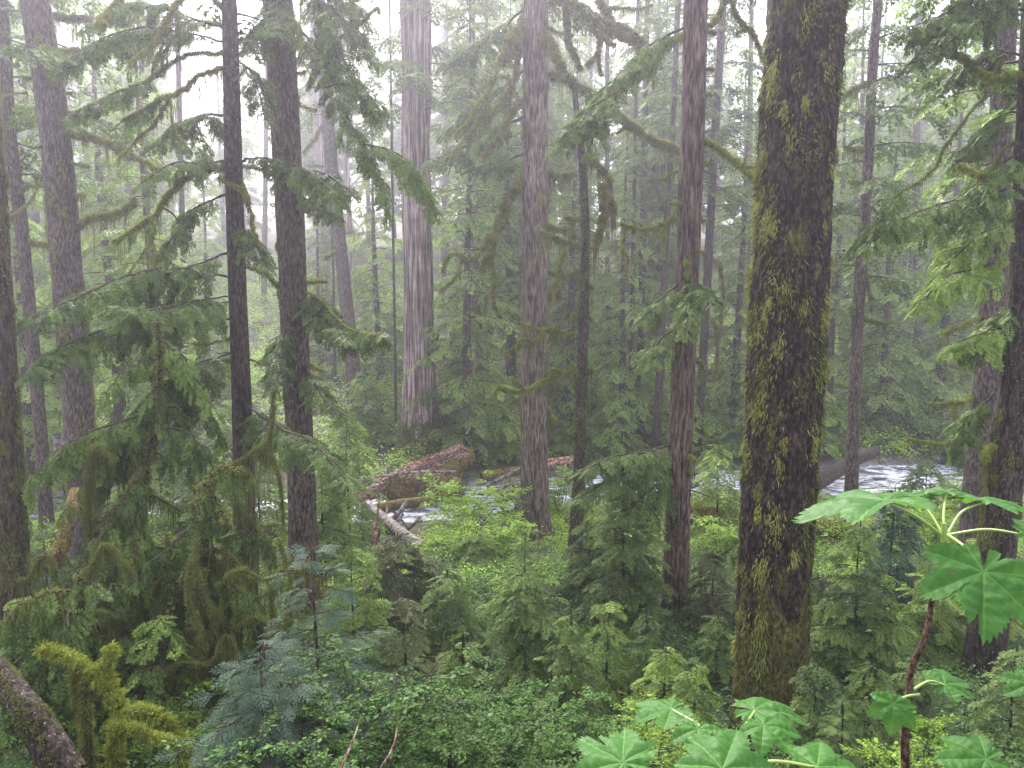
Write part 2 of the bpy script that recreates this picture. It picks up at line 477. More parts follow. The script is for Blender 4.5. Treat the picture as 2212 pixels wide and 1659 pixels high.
def bough_path(rng, o, az, L, rise, droop, n=9):
    t = np.linspace(0, 1, n)
    h = np.array([math.cos(az), math.sin(az), 0]); s = np.array([-h[1], h[0], 0])
    wv = rng.normal(0, .06) * L
    return o + np.outer(t * L, h) + np.outer(np.sin(t * 3) * wv, s) + np.outer(rise * L * t - droop * L * t * t, [0, 0, 1])

def conifer_geo(seed, H, R, z0, n_b, fk=.5, step=.2, spread=.9, templ=FR_LO, droop=(.15, .5), dead=10, top_pow=.75, whorl=False, tr=.16, rise=.25):
    rng = np.random.default_rng(seed)
    g, w, fr = Geo(), Geo(), Fronds()
    for i in range(n_b):
        u = (i + rng.uniform(0, 1)) / n_b
        z = z0 + (H - z0) * u ** 1.05
        if whorl: z = z0 + (H - z0) * (math.floor(u * whorl) / whorl) + rng.normal(0, .03)
        q = max(0, 1 - (z - z0) / (H - z0 + .01))
        L = R * (q ** top_pow * .95 + .06) * rng.uniform(.55, 1.15)
        az = i * 2.399 + rng.normal(0, .4)
        path = bough_path(rng, np.array([0, 0, z]), az, L, rise * rng.uniform(.3, 1.5), rng.uniform(*droop))
        g.tube(path, np.linspace(tr * .12 + .006 * L, .004, len(path)), 4, mat=1, cap=False)
        leafy(path, fr, g, rng, t0=.12, spread=min(spread, L * .55), fk=fk, step=step, tint=rng.normal(.42, .16), twr=.006)
    for i in range(dead):                                       # bare dead limbs under the crown
        z = rng.uniform(.15 * z0, z0 * 1.1); L = rng.uniform(.2, .55) * R
        path = bough_path(rng, np.array([0, 0, z]), rng.uniform(0, 6.28), L, rng.uniform(-.2, .3), rng.uniform(.1, .5))
        path[1:] += rng.normal(0, .04 * L, (len(path) - 1, 3))
        g.tube(path, np.linspace(.022, .005, len(path)), 4, mat=1, cap=False)
    fr.into(g, templ, 0, rng)
    # thin leading shoot
    g.tube(np.array([[0, 0, H * .92], [0, 0, H * 1.02]]), np.array([.02, .004]), 4, mat=1, cap=False)
    return g

def trunk_geo(path, rad, seg=20, rough=.08, ridge=.0, flare=0, seed=0, fine=0):
    g = Geo(); rs = seed * 7.7
    L = np.linalg.norm(np.diff(path, axis=0), axis=1).sum()
    def disp(a, s):
        p = np.stack([np.cos(a) * 2.2 + rs, np.sin(a) * 2.2, s * 1.1], -1)
        d = 1 + rough * 2 * (fbm(p, 3) - .5)
        if ridge:
            q = np.stack([np.cos(a) * 7 + rs, np.sin(a) * 7, s * .45], -1)
            d = d + ridge * 2 * (fbm(q, 3) - .5)
        if fine:
            q = np.stack([np.cos(a) * 11 + rs, np.sin(a) * 11, s * 9], -1)
            d = d + fine * 2 * (fbm(q, 3) - .5)
        if flare:
            lobes = .5 + .5 * np.cos(a * 5 + rs + .8 * np.sin(a * 2))
            d = d + flare * np.exp(-s / .55) * (.45 + .9 * lobes) + flare * .35 * np.exp(-s / 1.6)
        return d
    g.tube(path, rad, seg, disp=disp)
    return g

def moss_on(g, path, rad, rng, dens=260, ln=.05, wd=.010, strands=60, sl=.18, mat=0, tint=.55, topness=.3):
    """short moss tufts round a limb and longer strands hanging from it"""
    path = np.asarray(path, float); n = len(path)
    seg = np.linalg.norm(np.diff(path, axis=0), axis=1); L = seg.sum()
    rad = np.broadcast_to(np.asarray(rad, float), (n,))
    cum = np.r_[0, np.cumsum(seg)]
    T = nrm(np.gradient(path, axis=0))
    def sample(m):
        u = rng.uniform(0, L, m); i = np.clip(np.searchsorted(cum, u) - 1, 0, n - 2); f = ((u - cum[i]) / np.maximum(seg[i], 1e-9))[:, None]
        return path[i] * (1 - f) + path[i + 1] * f, T[i], rad[i] * (1 - f[:, 0]) + rad[i + 1] * f[:, 0], u
    m = int(dens * L)
    if m:
        p, t, r, u = sample(m)
        rv = nrm(rng.normal(0, 1, (m, 3))); rv[:, 2] = np.abs(rv[:, 2]) * np.where(rng.random(m) < topness, 1, rng.choice([-1, 1], m))
        o = nrm(rv - t * (rv * t).sum(1)[:, None])
        lump = .7 + .9 * vnoise(np.stack([u * 4, u * 0, r * 0], -1) + path[0])
        base = p + o * (r * .85)[:, None]
        d = nrm(o + rng.normal(0, .45, (m, 3)) + np.array([0, 0, -.35])) * (ln * lump * rng.uniform(.5, 1.4, m))[:, None]
        s = nrm(np.cross(d, rng.normal(0, 1, (m, 3)))) * (wd * rng.uniform(.6, 1.5, m))[:, None]
        g.kites(base, d, s, mat, np.clip(tint + .12 + .5 * (vnoise(np.stack([u * 9, u * 0 + 7, r * 0], -1)) - .5) + rng.normal(0, .2, m), 0, 1))
    m = int(strands * L)
    if m:
        p, t, r, u = sample(m)
        cl = vnoise(np.stack([u * 5, u * 0 + 3, u * 0], -1) + path[0])
        ll = sl * rng.exponential(1, m).clip(.1, 3.0) * (.12 + 2.2 * cl ** 2.2)
        o = np.stack([rng.normal(0, 1, m) * r * .5, rng.normal(0, 1, m) * r * .5, -r * .6], -1)
        d = np.stack([rng.normal(0, .07, m), rng.normal(0, .07, m), -np.ones(m)], -1) * ll[:, None]
        th = rng.uniform(0, 6.28, m)
        s = np.stack([np.cos(th), np.sin(th), 0 * th], -1) * (wd * rng.uniform(.5, 1.2, m))[:, None]
        g.kites(p + o, d, s, mat, np.clip(tint - .22 + rng.normal(0, .15, m), 0, 1), mid=.25)

# ------------------------------------------------------------------ the big trunks nearby
class Tree:
    """a trunk traced through sheet positions [(px, py, width)], at distance Y; limbs are added to it"""
    def __init__(s, name, pts, Y, mat, label, cat='tree', group=None, seg=28, rough=.06, ridge=.0, flare=.25, ztop=24, seed=0, Yb=None, part='trunk', snag=False, zb=None):
        s.Y = Y; s.rng = np.random.default_rng(100 + seed); s.name = name
        P = [at(x, y, Y) for x, y, w in pts]; W = [px_size(w, Y) / 2 for x, y, w in pts]
        P = np.array(P)
        if P[0][2] > P[-1][2]: P = P[::-1]; W = W[::-1]
        d = P[min(2, len(P) - 1)] - P[0]; d /= d[2]
        base = P[0].copy()
        for _ in range(6):                                     # follow the trunk down to the ground
            zt = gz(base[0], base[1]) - .15
            base = P[0] + d * (zt - P[0][2]) if zt < P[0][2] else np.array([P[0][0], P[0][1], zt])
        pts3 = [base] if base[2] < P[0][2] - 1.0 else []
        ws = [W[0] * 1.04] if pts3 else []
        if not pts3: P[0] = base
        pts3 += list(P); ws += list(W)
        if not snag and ztop > P[-1][2] + .5:
            e = P[-1] - P[-2]; e = e / e[2]; e[:2] *= .6
            hh = ztop - P[-1][2]
            pts3.append(P[-1] + e * hh * .5); ws.append(W[-1] * .82); pts3.append(P[-1] + e * hh); ws.append(W[-1] * .6)
        pts3 = np.array(pts3)
        n = max(24, int((pts3[-1][2] - pts3[0][2]) / (.10 if Y < 28 else .25)))
        path = smooth_path(pts3, n)
        zz = np.interp(path[:, 2], pts3[:, 2], ws)
        s.base = Vector(base); s.path = path; s.rad = zz
        s.root = empty(name, s.base, label, cat, group)
        loc = path - np.array(s.base)
        if seg > 90:                                            # the nearest trunk gets fine relief
            loc = smooth_path(loc[::3], int(len(loc) * 2.6)); zz = np.interp(loc[:, 2] + base[2], path[:, 2], zz); s.fine = .055
        s.trunk = trunk_geo(loc, zz, seg * (3 if seg > 90 else 1), rough, ridge, flare, seed, getattr(s, 'fine', 0)).build(part, mat, s.root)
    def limb(s, pts, r0, r1=None, dY=0.0, moss=1.0, strands=60, sl=.2, foliage=None, wood='twig', Y=None, mname='moss', subs=(), label=None, wig=.3):
        """pts: sheet positions from the trunk outwards; dY: how much nearer (-) or farther (+) the tip is"""
        Y0 = s.Y if Y is None else Y
        k = len(pts); P = [at(x, y, Y0 + dY * i / (k - 1)) for i, (x, y) in enumerate(pts)]
        r0 = px_size(r0, Y0); r1 = px_size(r1, Y0) if r1 is not None else r0 * .35
        path = smooth_path(P, max(8, k * 5)) - np.array(s.base)
        rad = np.linspace(r0, r1, len(path)) * (.72 + .5 * vnoise(np.stack([np.arange(len(path)) * .9, np.full(len(path), pts[0][1] * .37), np.zeros(len(path))], -1))) * .9
        core = rad * (.55 if moss else 1.0)
        rg = s.rng
        path[1:-1] += rg.normal(0, wig, (len(path) - 2, 3)) * rad[1:-1, None]
        g = Geo(); g.tube(path, core, 7, disp=lambda a, q: .8 + .5 * vnoise(np.stack([np.cos(a) * 2, np.sin(a) * 2, q * 8], -1)))
        for (q, ln, up) in subs:                                # small broken spurs
            p = path[int(q * (len(path) - 1))]; e = nrm(np.array([rg.normal(0, 1), rg.normal(0, .4), up]))
            g.tube(np.array([p, p + e * ln * .5 + rg.normal(0, .02, 3), p + e * ln]), np.array([r1 * .8, r1 * .6, r1 * .3]), 5)
        fo = foliage
        if fo:
            fr = Fronds(); fg = Geo()
            leafy(path, fr, g, rg, t0=fo.get('t0', .3), spread=fo.get('spread', .8), fk=fo.get('fk', .35), step=fo.get('step', .12), droop=fo.get('droop', .5), tint=fo.get('tint', .35), twr=.006)
        for mi in range(len(g.m)): g.m[mi][:] = 0
        br = g.build('branch', M[wood], s.root)
        if label: br['label'] = label
        if moss:
            mg = Geo(); near = s.Y < 14
            sc = max(.6, min(1.6, Y0 / 18))
            moss_on(mg, path, rad * .9, rg, dens=moss * (1000 if near else 800) * (1 + r0 * 10), ln=(.020 + r0 * .22) * sc, wd=.0075 * sc, strands=strands * 1.8, sl=sl)
            # soft body under the tufts
            mg.tube(path, rad * .80, 9, tint=.5, disp=lambda a, q: .55 + .7 * fbm(np.stack([np.cos(a) * 1.8, np.sin(a) * 1.8, q * 9], -1), 3))
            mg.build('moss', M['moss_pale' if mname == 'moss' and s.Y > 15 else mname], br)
        if fo:
            fr.into(fg, fo.get('templ', FR_MID), 0, rg)
            fg.build('needles', M[fo.get('mat', 'needle')], br)
        return br
    def boughs(s, specs, mat='needle', templ=FR_MID, fk=.38, step=.13, spread=.8, droop=.55, tint=.38, name='bough'):
        for sp in specs:
            (pts, dY) = sp[0], sp[1]
            kw = sp[2] if len(sp) > 2 else {}
            s.limb(pts, kw.get('r', 3.0), .8, dY=dY, moss=kw.get('moss', 0), strands=kw.get('strands', 10), Y=kw.get('Y'), wig=.6,
                   foliage=dict(t0=kw.get('t0', .12), spread=kw.get('spread', spread), fk=kw.get('fk', fk if s.Y > 20 else fk * .66), step=step if s.Y > 20 else step * .66, droop=kw.get('droop', droop), tint=kw.get('tint', tint), templ=templ, mat=kw.get('mat', mat)))
    def crown(s, z0, z1, R, n, mat='needle', fk=.6, step=.25, templ=FR_LO, spread=1.0, droop=(.2, .55), seed=0, taper=.6):
        rng = np.random.default_rng(900 + seed); g, fr = Geo(), Fronds()
        for i in range(n):
            u = (i + rng.random()) / n; z = z0 + (z1 - z0) * u
            j = int(np.clip(np.searchsorted(s.path[:, 2], z), 0, len(s.path) - 1))
            o = s.path[j] - np.array(s.base)
            L = R * (1 - taper * u) * rng.uniform(.6, 1.15)
            p = bough_path(rng, o, i * 2.399 + rng.normal(0, .4), L, rng.uniform(.05, .3), rng.uniform(*droop))
            g.tube(p, np.linspace(.03, .005, len(p)), 4, mat=1, cap=False)
            leafy(p, fr, g, rng, t0=.15, spread=min(spread, L * .5), fk=fk, step=step, tint=rng.normal(.4, .15), twr=.006)
        fr.into(g, templ, 0, rng)
        g.build('crown', [M[mat], M['twig']], s.root)

F_ = lambda **k: k
# ------------------------------------------------------------------ trunks traced from the photograph
BIG = 'tall conifer trunks around the creek'
tE = Tree('mossy_hemlock', [(1743, 0, 148), (1722, 300, 152), (1703, 600, 156), (1697, 800, 160), (1680, 1100, 152), (1668, 1350, 154), (1660, 1640, 156)], 11.2, M['bark_mossy'],
          'thickest dark trunk, furred with yellow-green moss to its foot, right of centre', seg=96, rough=.09, ridge=.05, flare=.16, ztop=22, seed=1)
tA = Tree('hemlock', [(75, 0, 56), (108, 200, 58), (130, 400, 60), (150, 650, 62), (172, 900, 62), (190, 1250, 64)], 21, M['bark_fog'],
          'broad grey-brown trunk leaning left at the left edge, thick mossy limb at mid height', seg=36, rough=.06, ridge=.03, ztop=25, seed=2)
tB = Tree('hemlock', [(495, 0, 30), (503, 300, 36), (512, 600, 37), (520, 800, 40), (528, 1100, 46), (536, 1400, 50)], 16.5, M['bark_dark'],
          'slim dark trunk with arched mossy limbs reaching left, beside the flecked brown trunk', seg=32, rough=.05, ridge=.025, ztop=23, seed=3)
tC = Tree('hemlock', [(600, 0, 60), (612, 200, 60), (628, 500, 58), (640, 800, 58), (650, 1000, 60), (655, 1200, 62)], 18.5, M['bark'],
          'brown trunk flecked with pale lichen, between the slim dark trunk and the pale cedar', seg=40, rough=.05, ridge=.04, ztop=24, seed=4)
tD = Tree('spruce', [(1157, 0, 50), (1157, 300, 52), (1155, 600, 56), (1154, 900, 58), (1157, 1140, 62)], 26, M['bark_ridged'],
          'straight ridged grey-brown trunk in the middle with heavy mossy limbs hanging left', seg=40, rough=.05, ridge=.05, ztop=27, seed=5)
tF = Tree('mossy_snag', [(1240, 190, 10), (1248, 260, 12), (1256, 330, 15), (1263, 470, 17), (1262, 640, 20), (1256, 850, 24), (1250, 1050, 26), (1240, 1200, 32)], 21, M['bark_dark'],
          'thin dead snag with a broken top and horizontal mossy arms, right of the ridged trunk', seg=20, rough=.16, ridge=.06, snag=True, seed=6)
tG = Tree('hemlock', [(1503, 0, 48), (1497, 250, 50), (1488, 500, 50), (1478, 750, 50), (1468, 1000, 52), (1455, 1390, 56)], 17, M['bark_red'],
          'straight reddish-brown trunk left of the thickest mossy one, long bare limb rising left', seg=40, rough=.05, ridge=.045, ztop=23, seed=7)
tH = Tree('hemlock', [(2248, 0, 66), (2236, 300, 68), (2223, 549, 72), (2205, 800, 74), (2165, 1080, 74), (2140, 1310, 76), (2117, 1500, 84), (2105, 1600, 92)], 13, M['bark_dark'],
          'dark trunk leaning at the right edge behind the big shiny leaf', seg=44, rough=.06, ridge=.04, ztop=21, seed=8)
tI = Tree('hemlock', [(2160, 300, 44), (2145, 650, 50), (2125, 900, 54), (2105, 1130, 60)], 20, M['bark'],
          'grey speckled trunk just left of the dark right-edge trunk', seg=32, rough=.06, ridge=.03, ztop=23, seed=9)
tJ = Tree('hemlock', [(1897, 0, 18), (1886, 134, 20), (1872, 412, 22), (1859, 582, 24), (1849, 783, 25), (1839, 1058, 28)], 26, M['bark'],
          'slender lichened trunk standing in front of the white water, right of the thickest trunk', seg=24, rough=.08, ridge=.03, ztop=27, seed=10)
tK = Tree('hemlock', [(1563, 0, 14), (1550, 201, 16), (1536, 450, 17), (1529, 582, 18), (1520, 750, 18), (1507, 968, 20)], 38, M['bark_dark'],
          'thin dark trunk close behind the reddish trunk, on the far bank', seg=18, ztop=30, seed=11)
tL = Tree('cedar', [(897, 0, 64), (900, 150, 62), (898, 350, 60), (903, 550, 62), (905, 750, 66), (905, 850, 72), (906, 930, 82), (905, 1000, 98)], 37, M['cedar'],
          'massive pale cedar trunk with stringy silver bark and flared foot', 'cedar', seg=72, rough=.06, ridge=.08, flare=.30, ztop=34, seed=12)
tM = Tree('hemlock', [(700, 150, 24), (716, 350, 26), (737, 550, 27), (755, 720, 30), (771, 900, 33)], 43, M['bark_fog'],
          'misty leaning trunk between the flecked brown trunk and the pale cedar', seg=24, ztop=34, seed=13)
tN = Tree('hemlock', [(8, 60, 24), (22, 300, 25), (45, 480, 26), (62, 650, 26), (85, 900, 27), (98, 1100, 28)], 25, M['bark'],
          'narrow trunk half lost in mist, left of the broad leaning trunk', seg=24, ztop=27, seed=14)
tO = Tree('mossy_hemlock', [(-55, 0, 66), (-20, 549, 72), (-3, 783, 72), (10, 1017, 76), (20, 1250, 84), (24, 1340, 92)], 14, M['bark_mossy_soft'],
          'dark moss-coated trunk cut by the left edge of the picture', seg=48, rough=.08, ridge=.04, ztop=20, seed=15)
tP = Tree('hemlock', [(1020, 60, 13), (1026, 500, 14), (1034, 700, 16), (1038, 905, 20)], 42, M['bark_fog'],
          'thin speckled trunk between the pale cedar and the ridged trunk', seg=16, ztop=32, seed=16)
tQ = Tree('hemlock', [(1450, 330, 13), (1440, 500, 14), (1430, 700, 15), (1417, 960, 20)], 38, M['bark_dark'],
          'thin mossy trunk just left of the reddish trunk, across the creek', seg=16, ztop=30, seed=17)
for (x0, y0, x1, y1, w, Y, mt, lb) in (
        (683, 100, 700, 560, 24, 60, 'cedar', 'ghostly pale cedar deep in the mist behind the leaning misty trunk'),
        (752, 430, 762, 600, 14, 66, 'cedar', 'faint pale trunk in the mist right beside the leaning misty trunk'),
        (1388, 560, 1382, 930, 17, 41, 'bark_dark', 'dark pole trunk far bank, left of the thin mossy trunk, reddish foot'),
        (1366, 620, 1360, 945, 10, 40, 'bark_dark', 'thinnest dark pole among the far poles left of the reddish trunk'),
        (1312, 480, 1315, 760, 12, 48, 'bark_fog', 'small hazy trunk far behind the dead snag on its right'),
        (853, 735, 855, 885, 7, 40, 'bark_dark', 'short dark pole just left of the pale cedar'),
        (722, 700, 724, 850, 7, 46, 'bark_dark', 'little dark pole left of the misty leaning trunk foot'),
        (398, 640, 400, 905, 14, 38, 'bark_dark', 'dark trunk above the bright green patch, left of the slim dark trunk'),
        (330, 700, 338, 930, 15, 34, 'bark_dark', 'dark trunk behind the moss-draped tree'),
        (1978, 430, 1984, 740, 18, 50, 'bark_fog', 'straight hazy trunk on the rising far bank, left of the speckled trunk'),
        (1768, 640, 1790, 940, 11, 40, 'bark_dark', 'thin trunk peeping from behind the thickest trunk on its right'),
        (578, 60, 572, 500, 11, 62, 'bark_fog', 'very faint trunk in bright mist between the slim dark and flecked brown trunks'),
        (965, 60, 960, 500, 10, 64, 'bark_fog', 'very faint trunk in bright mist right of the pale cedar'),
        (110, 560, 128, 900, 18, 45, 'bark_fog', 'blurred misty trunk left of the broad leaning trunk, low down'),
        (1620, 300, 1622, 700, 14, 52, 'bark_fog', 'hazy trunk hidden beside the thickest trunk on its left'),
        (1808, 280, 1815, 600, 12, 55, 'bark_fog', 'hazy trunk between the thickest trunk and the slender lichened one')):
    Tree('hemlock', [(x0, y0, w * .85), ((x0 + x1) / 2, (y0 + y1) / 2, w * .93), (x1, y1, w)], Y, M[mt], lb, 'tree', seg=14, ztop=36 if Y > 45 else 30, seed=int(x0))

# limbs ------------------------------------------------------------ tree A (left, broad)
tA.limb([(115, 36), (160, 38), (211, 47), (285, 54)], 9, 3, moss=1.2, sl=.35)
tA.limb([(120, 110), (140, 112), (166, 108)], 7, 4, moss=1, sl=.3)
tA.limb([(140, 288), (200, 300), (260, 325), (310, 350), (366, 374)], 8, 5, dY=-1, moss=1.2, sl=.3)
tA.limb([(165, 490), (207, 469), (241, 465), (275, 450), (290, 430)], 9, 6, dY=-.8, moss=1.3, sl=.3)
tA.limb([(105, 166), (74, 170), (46, 166)], 4, 3, moss=1, sl=.35, strands=90)
tA.limb([(125, 385), (97, 385), (70, 380)], 4, 3, moss=1, sl=.25)
tA.limb([(130, 205), (140, 203), (156, 201)], 3, 2, moss=1, sl=.25)
tA.limb([(160, 425), (180, 423), (184, 422)], 5, 4, moss=1, sl=.3)
tA.limb([(118, 300), (75, 320), (20, 300)], 2.5, 1, moss=0, dY=-1)
tA.limb([(135, 420), (90, 400), (60, 440), (15, 470)], 2.5, 1, moss=.3)
tA.limb([(60, 200), (20, 205), (-40, 215)], 2.5, 1, moss=.3)
# tree B (slim dark)
tB.limb([(492, 115), (418, 115), (375, 134), (321, 174), (288, 187), (214, 218), (150, 250)], 6, 1, dY=-1.5, moss=1, sl=.16, subs=((.5, .5, -1),),
        foliage=F_(t0=.5, spread=.75, fk=.34, step=.10, droop=.8))
tB.limb([(492, 146), (432, 161), (395, 197), (355, 211), (315, 234), (262, 262)], 7, 2, dY=-1, moss=1.1, sl=.25, foliage=F_(t0=.6, spread=.7, fk=.32, step=.11, droop=.9))
tB.limb([(365, 205), (352, 235), (335, 268), (301, 297), (255, 345)], 6, 1.2, Y=15.8, moss=.8, sl=.2)
tB.limb([(366, 210), (372, 250), (388, 300), (430, 320), (460, 345)], 2.2, .8, Y=15.8, moss=.2, foliage=F_(t0=.5, spread=.45, fk=.3))
tB.limb([(496, 362), (445, 367), (402, 388), (362, 425), (335, 465), (295, 492), (242, 524)], 9, 3, dY=-1.5, moss=1.4, sl=.22, strands=90, subs=((.6, .5, -1.2), (.75, .4, -1.5)),
        foliage=F_(t0=.65, spread=.5, fk=.28, step=.2, droop=.9))
tB.limb([(396, 393), (370, 390), (342, 380)], 4, 2.5, Y=15.8, moss=1, sl=.2)
tB.limb([(330, 470), (330, 510), (300, 560), (270, 600)], 3, 1, Y=15.3, moss=.8, sl=.3)
tB.limb([(295, 490), (330, 520), (345, 555), (385, 575)], 2, 1, Y=15.3, moss=.2, foliage=F_(t0=.5, spread=.4, fk=.28))
tB.limb([(518, 380), (540, 445), (549, 502), (578, 570)], 6, 3, dY=-.6, moss=.8, sl=.15)
tB.limb([(484, 54), (455, 50), (412, 44), (385, 60)], 4, 2, moss=.8, sl=.15)
tB.limb([(485, 20), (440, -20), (392, 0), (362, 40), (335, 90), (310, 112), (280, 138)], 8, 2, dY=-2, moss=1.1, sl=.3)
tB.limb([(484, -60), (330, -50), (254, 0), (234, 30), (214, 44), (228, 56)], 10, 6, dY=-2, moss=1.3, sl=.2)
tB.limb([(502, 729), (445, 743), (405, 742), (362, 748)], 5, 2, moss=.6, foliage=F_(t0=.3, spread=.5, fk=.3))
tB.limb([(500, 778), (445, 783), (412, 796), (400, 825)], 6, 5, dY=-.5, moss=1.3, sl=.35, strands=100)
tB.limb([(535, 440), (520, 410), (490, 395), (470, 385)], 6, 4, Y=16, moss=1, sl=.2)
tB.limb([(504, 650), (460, 655), (410, 640)], 3, 1, moss=.1, foliage=F_(t0=.4, spread=.5, fk=.3))
tB.boughs([
    ([(485, 90), (400, 70), (300, 60), (200, 95), (120, 150)], -2, F_(spread=.9, tint=.35)),
    ([(485, 60), (420, 40), (350, 15), (270, 10), (180, 60)], -1, F_(spread=.8)),
    ([(500, 130), (540, 150), (560, 200), (575, 260)], -1, F_(spread=.5)),
    ([(488, 250), (430, 250), (380, 285), (320, 320)], 1.5, F_(spread=.7)),
    ([(495, 350), (420, 350), (370, 355), (300, 400)], -2, F_(spread=.5)),
    ([(490, 420), (420, 450), (380, 500), (340, 560)], -1, F_(spread=.7)),
    ([(500, 540), (430, 570), (350, 590), (240, 640)], -1.5, F_(spread=.9, tint=.5)),
    ([(500, 600), (400, 580), (290, 590), (170, 640), (70, 690)], -3.5, F_(spread=1.05, tint=.42)),
    ([(498, 690), (390, 680), (270, 700), (150, 740), (70, 800)], -4, F_(spread=1.0, tint=.4)),
    ([(505, 760), (420, 790), (340, 850), (280, 930)], -4, F_(spread=1.0, tint=.4)),
    ([(490, 640), (420, 650), (330, 670), (250, 660)], -4, F_(spread=.9, tint=.5)),
    ([(520, 870), (600, 920), (680, 960), (750, 1040)], -4, F_(spread=.8, tint=.35)),
    ([(520, 350), (570, 340), (640, 360), (700, 400), (745, 440)], -1.5, F_(spread=.7)),
    ([(505, 480), (545, 520), (580, 580)], -1, F_(spread=.5)),
])
# tree C (flecked brown)
tC.limb([(636, 100), (690, 94), (735, 80), (779, 50), (812, 18), (819, 30)], 5, 3.5, dY=-1, moss=.9, sl=.12)
tC.limb([(603, 622), (585, 600), (569, 589), (536, 575)], 6, 4, dY=-.6, moss=1.2, sl=.2)
tC.limb([(655, 612), (680, 608), (706, 609)], 4, 3, dY=-.5, moss=1, sl=.15)
tC.limb([(600, 378), (560, 366), (522, 358)], 4, 3, dY=-.4, moss=1.1, sl=.35)
tC.limb([(640, 158), (652, 157), (661, 154)], 2.5, 2, dY=-.4, moss=.5, sl=.1)
tC.limb([(632, 428), (650, 432), (680, 428)], 2.5, 1.5, dY=-.4, moss=.5, sl=.1)
tC.limb([(650, 628), (690, 645), (740, 700), (790, 720), (825, 722)], 3.5, 1, dY=-2.5, moss=.3, foliage=F_(t0=.1, spread=.8, fk=.3, step=.08, droop=.9, tint=.3))
tC.boughs([
    ([(640, 60), (680, 100), (720, 180), (740, 260)], -2, F_(spread=.7, tint=.3)),
    ([(640, -20), (700, 10), (760, 60), (800, 120)], -1.5, F_(spread=.9, tint=.3)),
    ([(640, -60), (720, -40), (770, 20), (800, 60)], 1, F_(spread=.9)),
    ([(590, 20), (560, 60), (540, 110)], -2, F_(spread=.6)),
    ([(645, 378), (690, 370), (740, 400), (770, 420)], -2, F_(spread=.5, tint=.3)),
    ([(645, 425), (690, 440), (730, 480)], -2, F_(spread=.4, tint=.3)),
    ([(610, -10), (600, 30), (590, 70)], -3, F_(spread=.6, tint=.25)),
    ([(650, 650), (700, 690), (760, 740)], -2, F_(spread=.5, tint=.3)),
    ([(620, 700), (600, 760), (590, 850)], -2.5, F_(spread=.5, tint=.3)),
    ([(655, 780), (700, 860), (750, 900)], -2, F_(spread=.5, tint=.35)),
])
# a bough reaching across from above tree C, near and dark
tC.limb([(650, -20), (653, 127), (706, 197), (737, 244), (779, 311), (800, 350), (826, 402), (832, 440)], 2.6, 1, Y=14.5, moss=.25, strands=8, sl=.08,
        foliage=F_(t0=.55, spread=.9, fk=.28, step=.12, droop=.45, tint=.32))
tC.limb([(779, 311), (830, 320), (870, 340), (905, 385), (935, 440)], 2, .8, Y=14.5, moss=0,
        foliage=F_(t0=.05, spread=.9, fk=.28, step=.11, droop=.45, tint=.32))
tC.limb([(700, 190), (740, 180), (790, 200), (830, 235)], 1.8, .8, Y=14.5, moss=0, foliage=F_(t0=.2, spread=.8, fk=.28, droop=.5, tint=.3))
tC.limb([(660, -30), (700, 30), (740, 120), (770, 180)], 2.0, .8, Y=14.5, moss=0, foliage=F_(t0=.2, spread=.9, fk=.28, droop=.5, tint=.3))
# tree D (ridged)
tD.limb([(1137, 52), (1128, 64), (1113, 80), (1098, 110), (1085, 138)], 14, 11, dY=-1, moss=1.5, sl=.12)
tD.limb([(1088, 135), (1073, 157), (1053, 214), (1043, 248), (1003, 301), (983, 328), (969, 358)], 4, 3, Y=25, moss=.9, sl=.08, subs=((.95, .5, -1), (.9, .5, -.5)))
tD.limb([(1056, 205), (1035, 222), (1015, 260), (982, 298)], 5, 3.5, Y=25, moss=1, sl=.08, mname='moss_yellow')
tD.limb([(1130, 72), (1122, 100), (1113, 161), (1103, 201), (1080, 226), (1050, 264)], 6.5, 3.5, dY=-1, moss=1, sl=.2)
tD.limb([(1133, 214), (1107, 241), (1092, 270), (1086, 288), (1068, 312), (1040, 340)], 7, 3, dY=-1, moss=1, sl=.15)
tD.limb([(1108, 180), (1085, 165), (1050, 185), (1030, 200)], 3, 2, Y=25, moss=.8, sl=.15)
tD.limb([(1135, 388), (1107, 415), (1090, 462), (1070, 502), (1052, 524)], 11, 8, dY=-1, moss=1.4, sl=.22)
tD.limb([(1055, 520), (1030, 555), (1008, 560), (999, 564), (990, 590), (975, 610), (949, 629)], 4.5, 2.5, Y=25, moss=1, sl=.12)
tD.limb([(1005, 558), (985, 550), (965, 560), (955, 590)], 3.5, 2, Y=25, moss=1, sl=.12)
tD.limb([(1062, 520), (1060, 549), (1045, 575), (1040, 590)], 9, 6, Y=25, moss=1.3, sl=.2)
tD.limb([(1058, 550), (1066, 582), (1066, 622), (1050, 645), (1046, 683)], 5, 3, Y=25, moss=1, sl=.12)
tD.limb([(1066, 622), (1068, 662), (1083, 688)], 4, 3, Y=25, moss=1, sl=.12)
tD.limb([(1165, 88), (1180, 78), (1195, 110), (1215, 150)], 10, 8, dY=-1.5, moss=1.4, sl=.4, strands=100)
tD.limb([(1184, 161), (1220, 164), (1244, 187), (1271, 201), (1324, 241), (1371, 278), (1425, 311), (1480, 328)], 10, 8, dY=1, moss=1.4, sl=.3, strands=80, subs=((.3, .4, -1), (.6, .5, -1)))
tD.limb([(1183, 375), (1215, 380), (1242, 374)], 6, 4, moss=1.3, sl=.55, strands=150)
tD.limb([(1183, 489), (1210, 497), (1236, 494)], 5, 4, moss=1.2, sl=.25, strands=90)
tD.limb([(1184, 640), (1200, 638), (1210, 632)], 7, 6, moss=1.2, sl=.25)
tD.limb([(1186, 905), (1192, 908), (1200, 912)], 6, 6, moss=1.2, sl=.25)
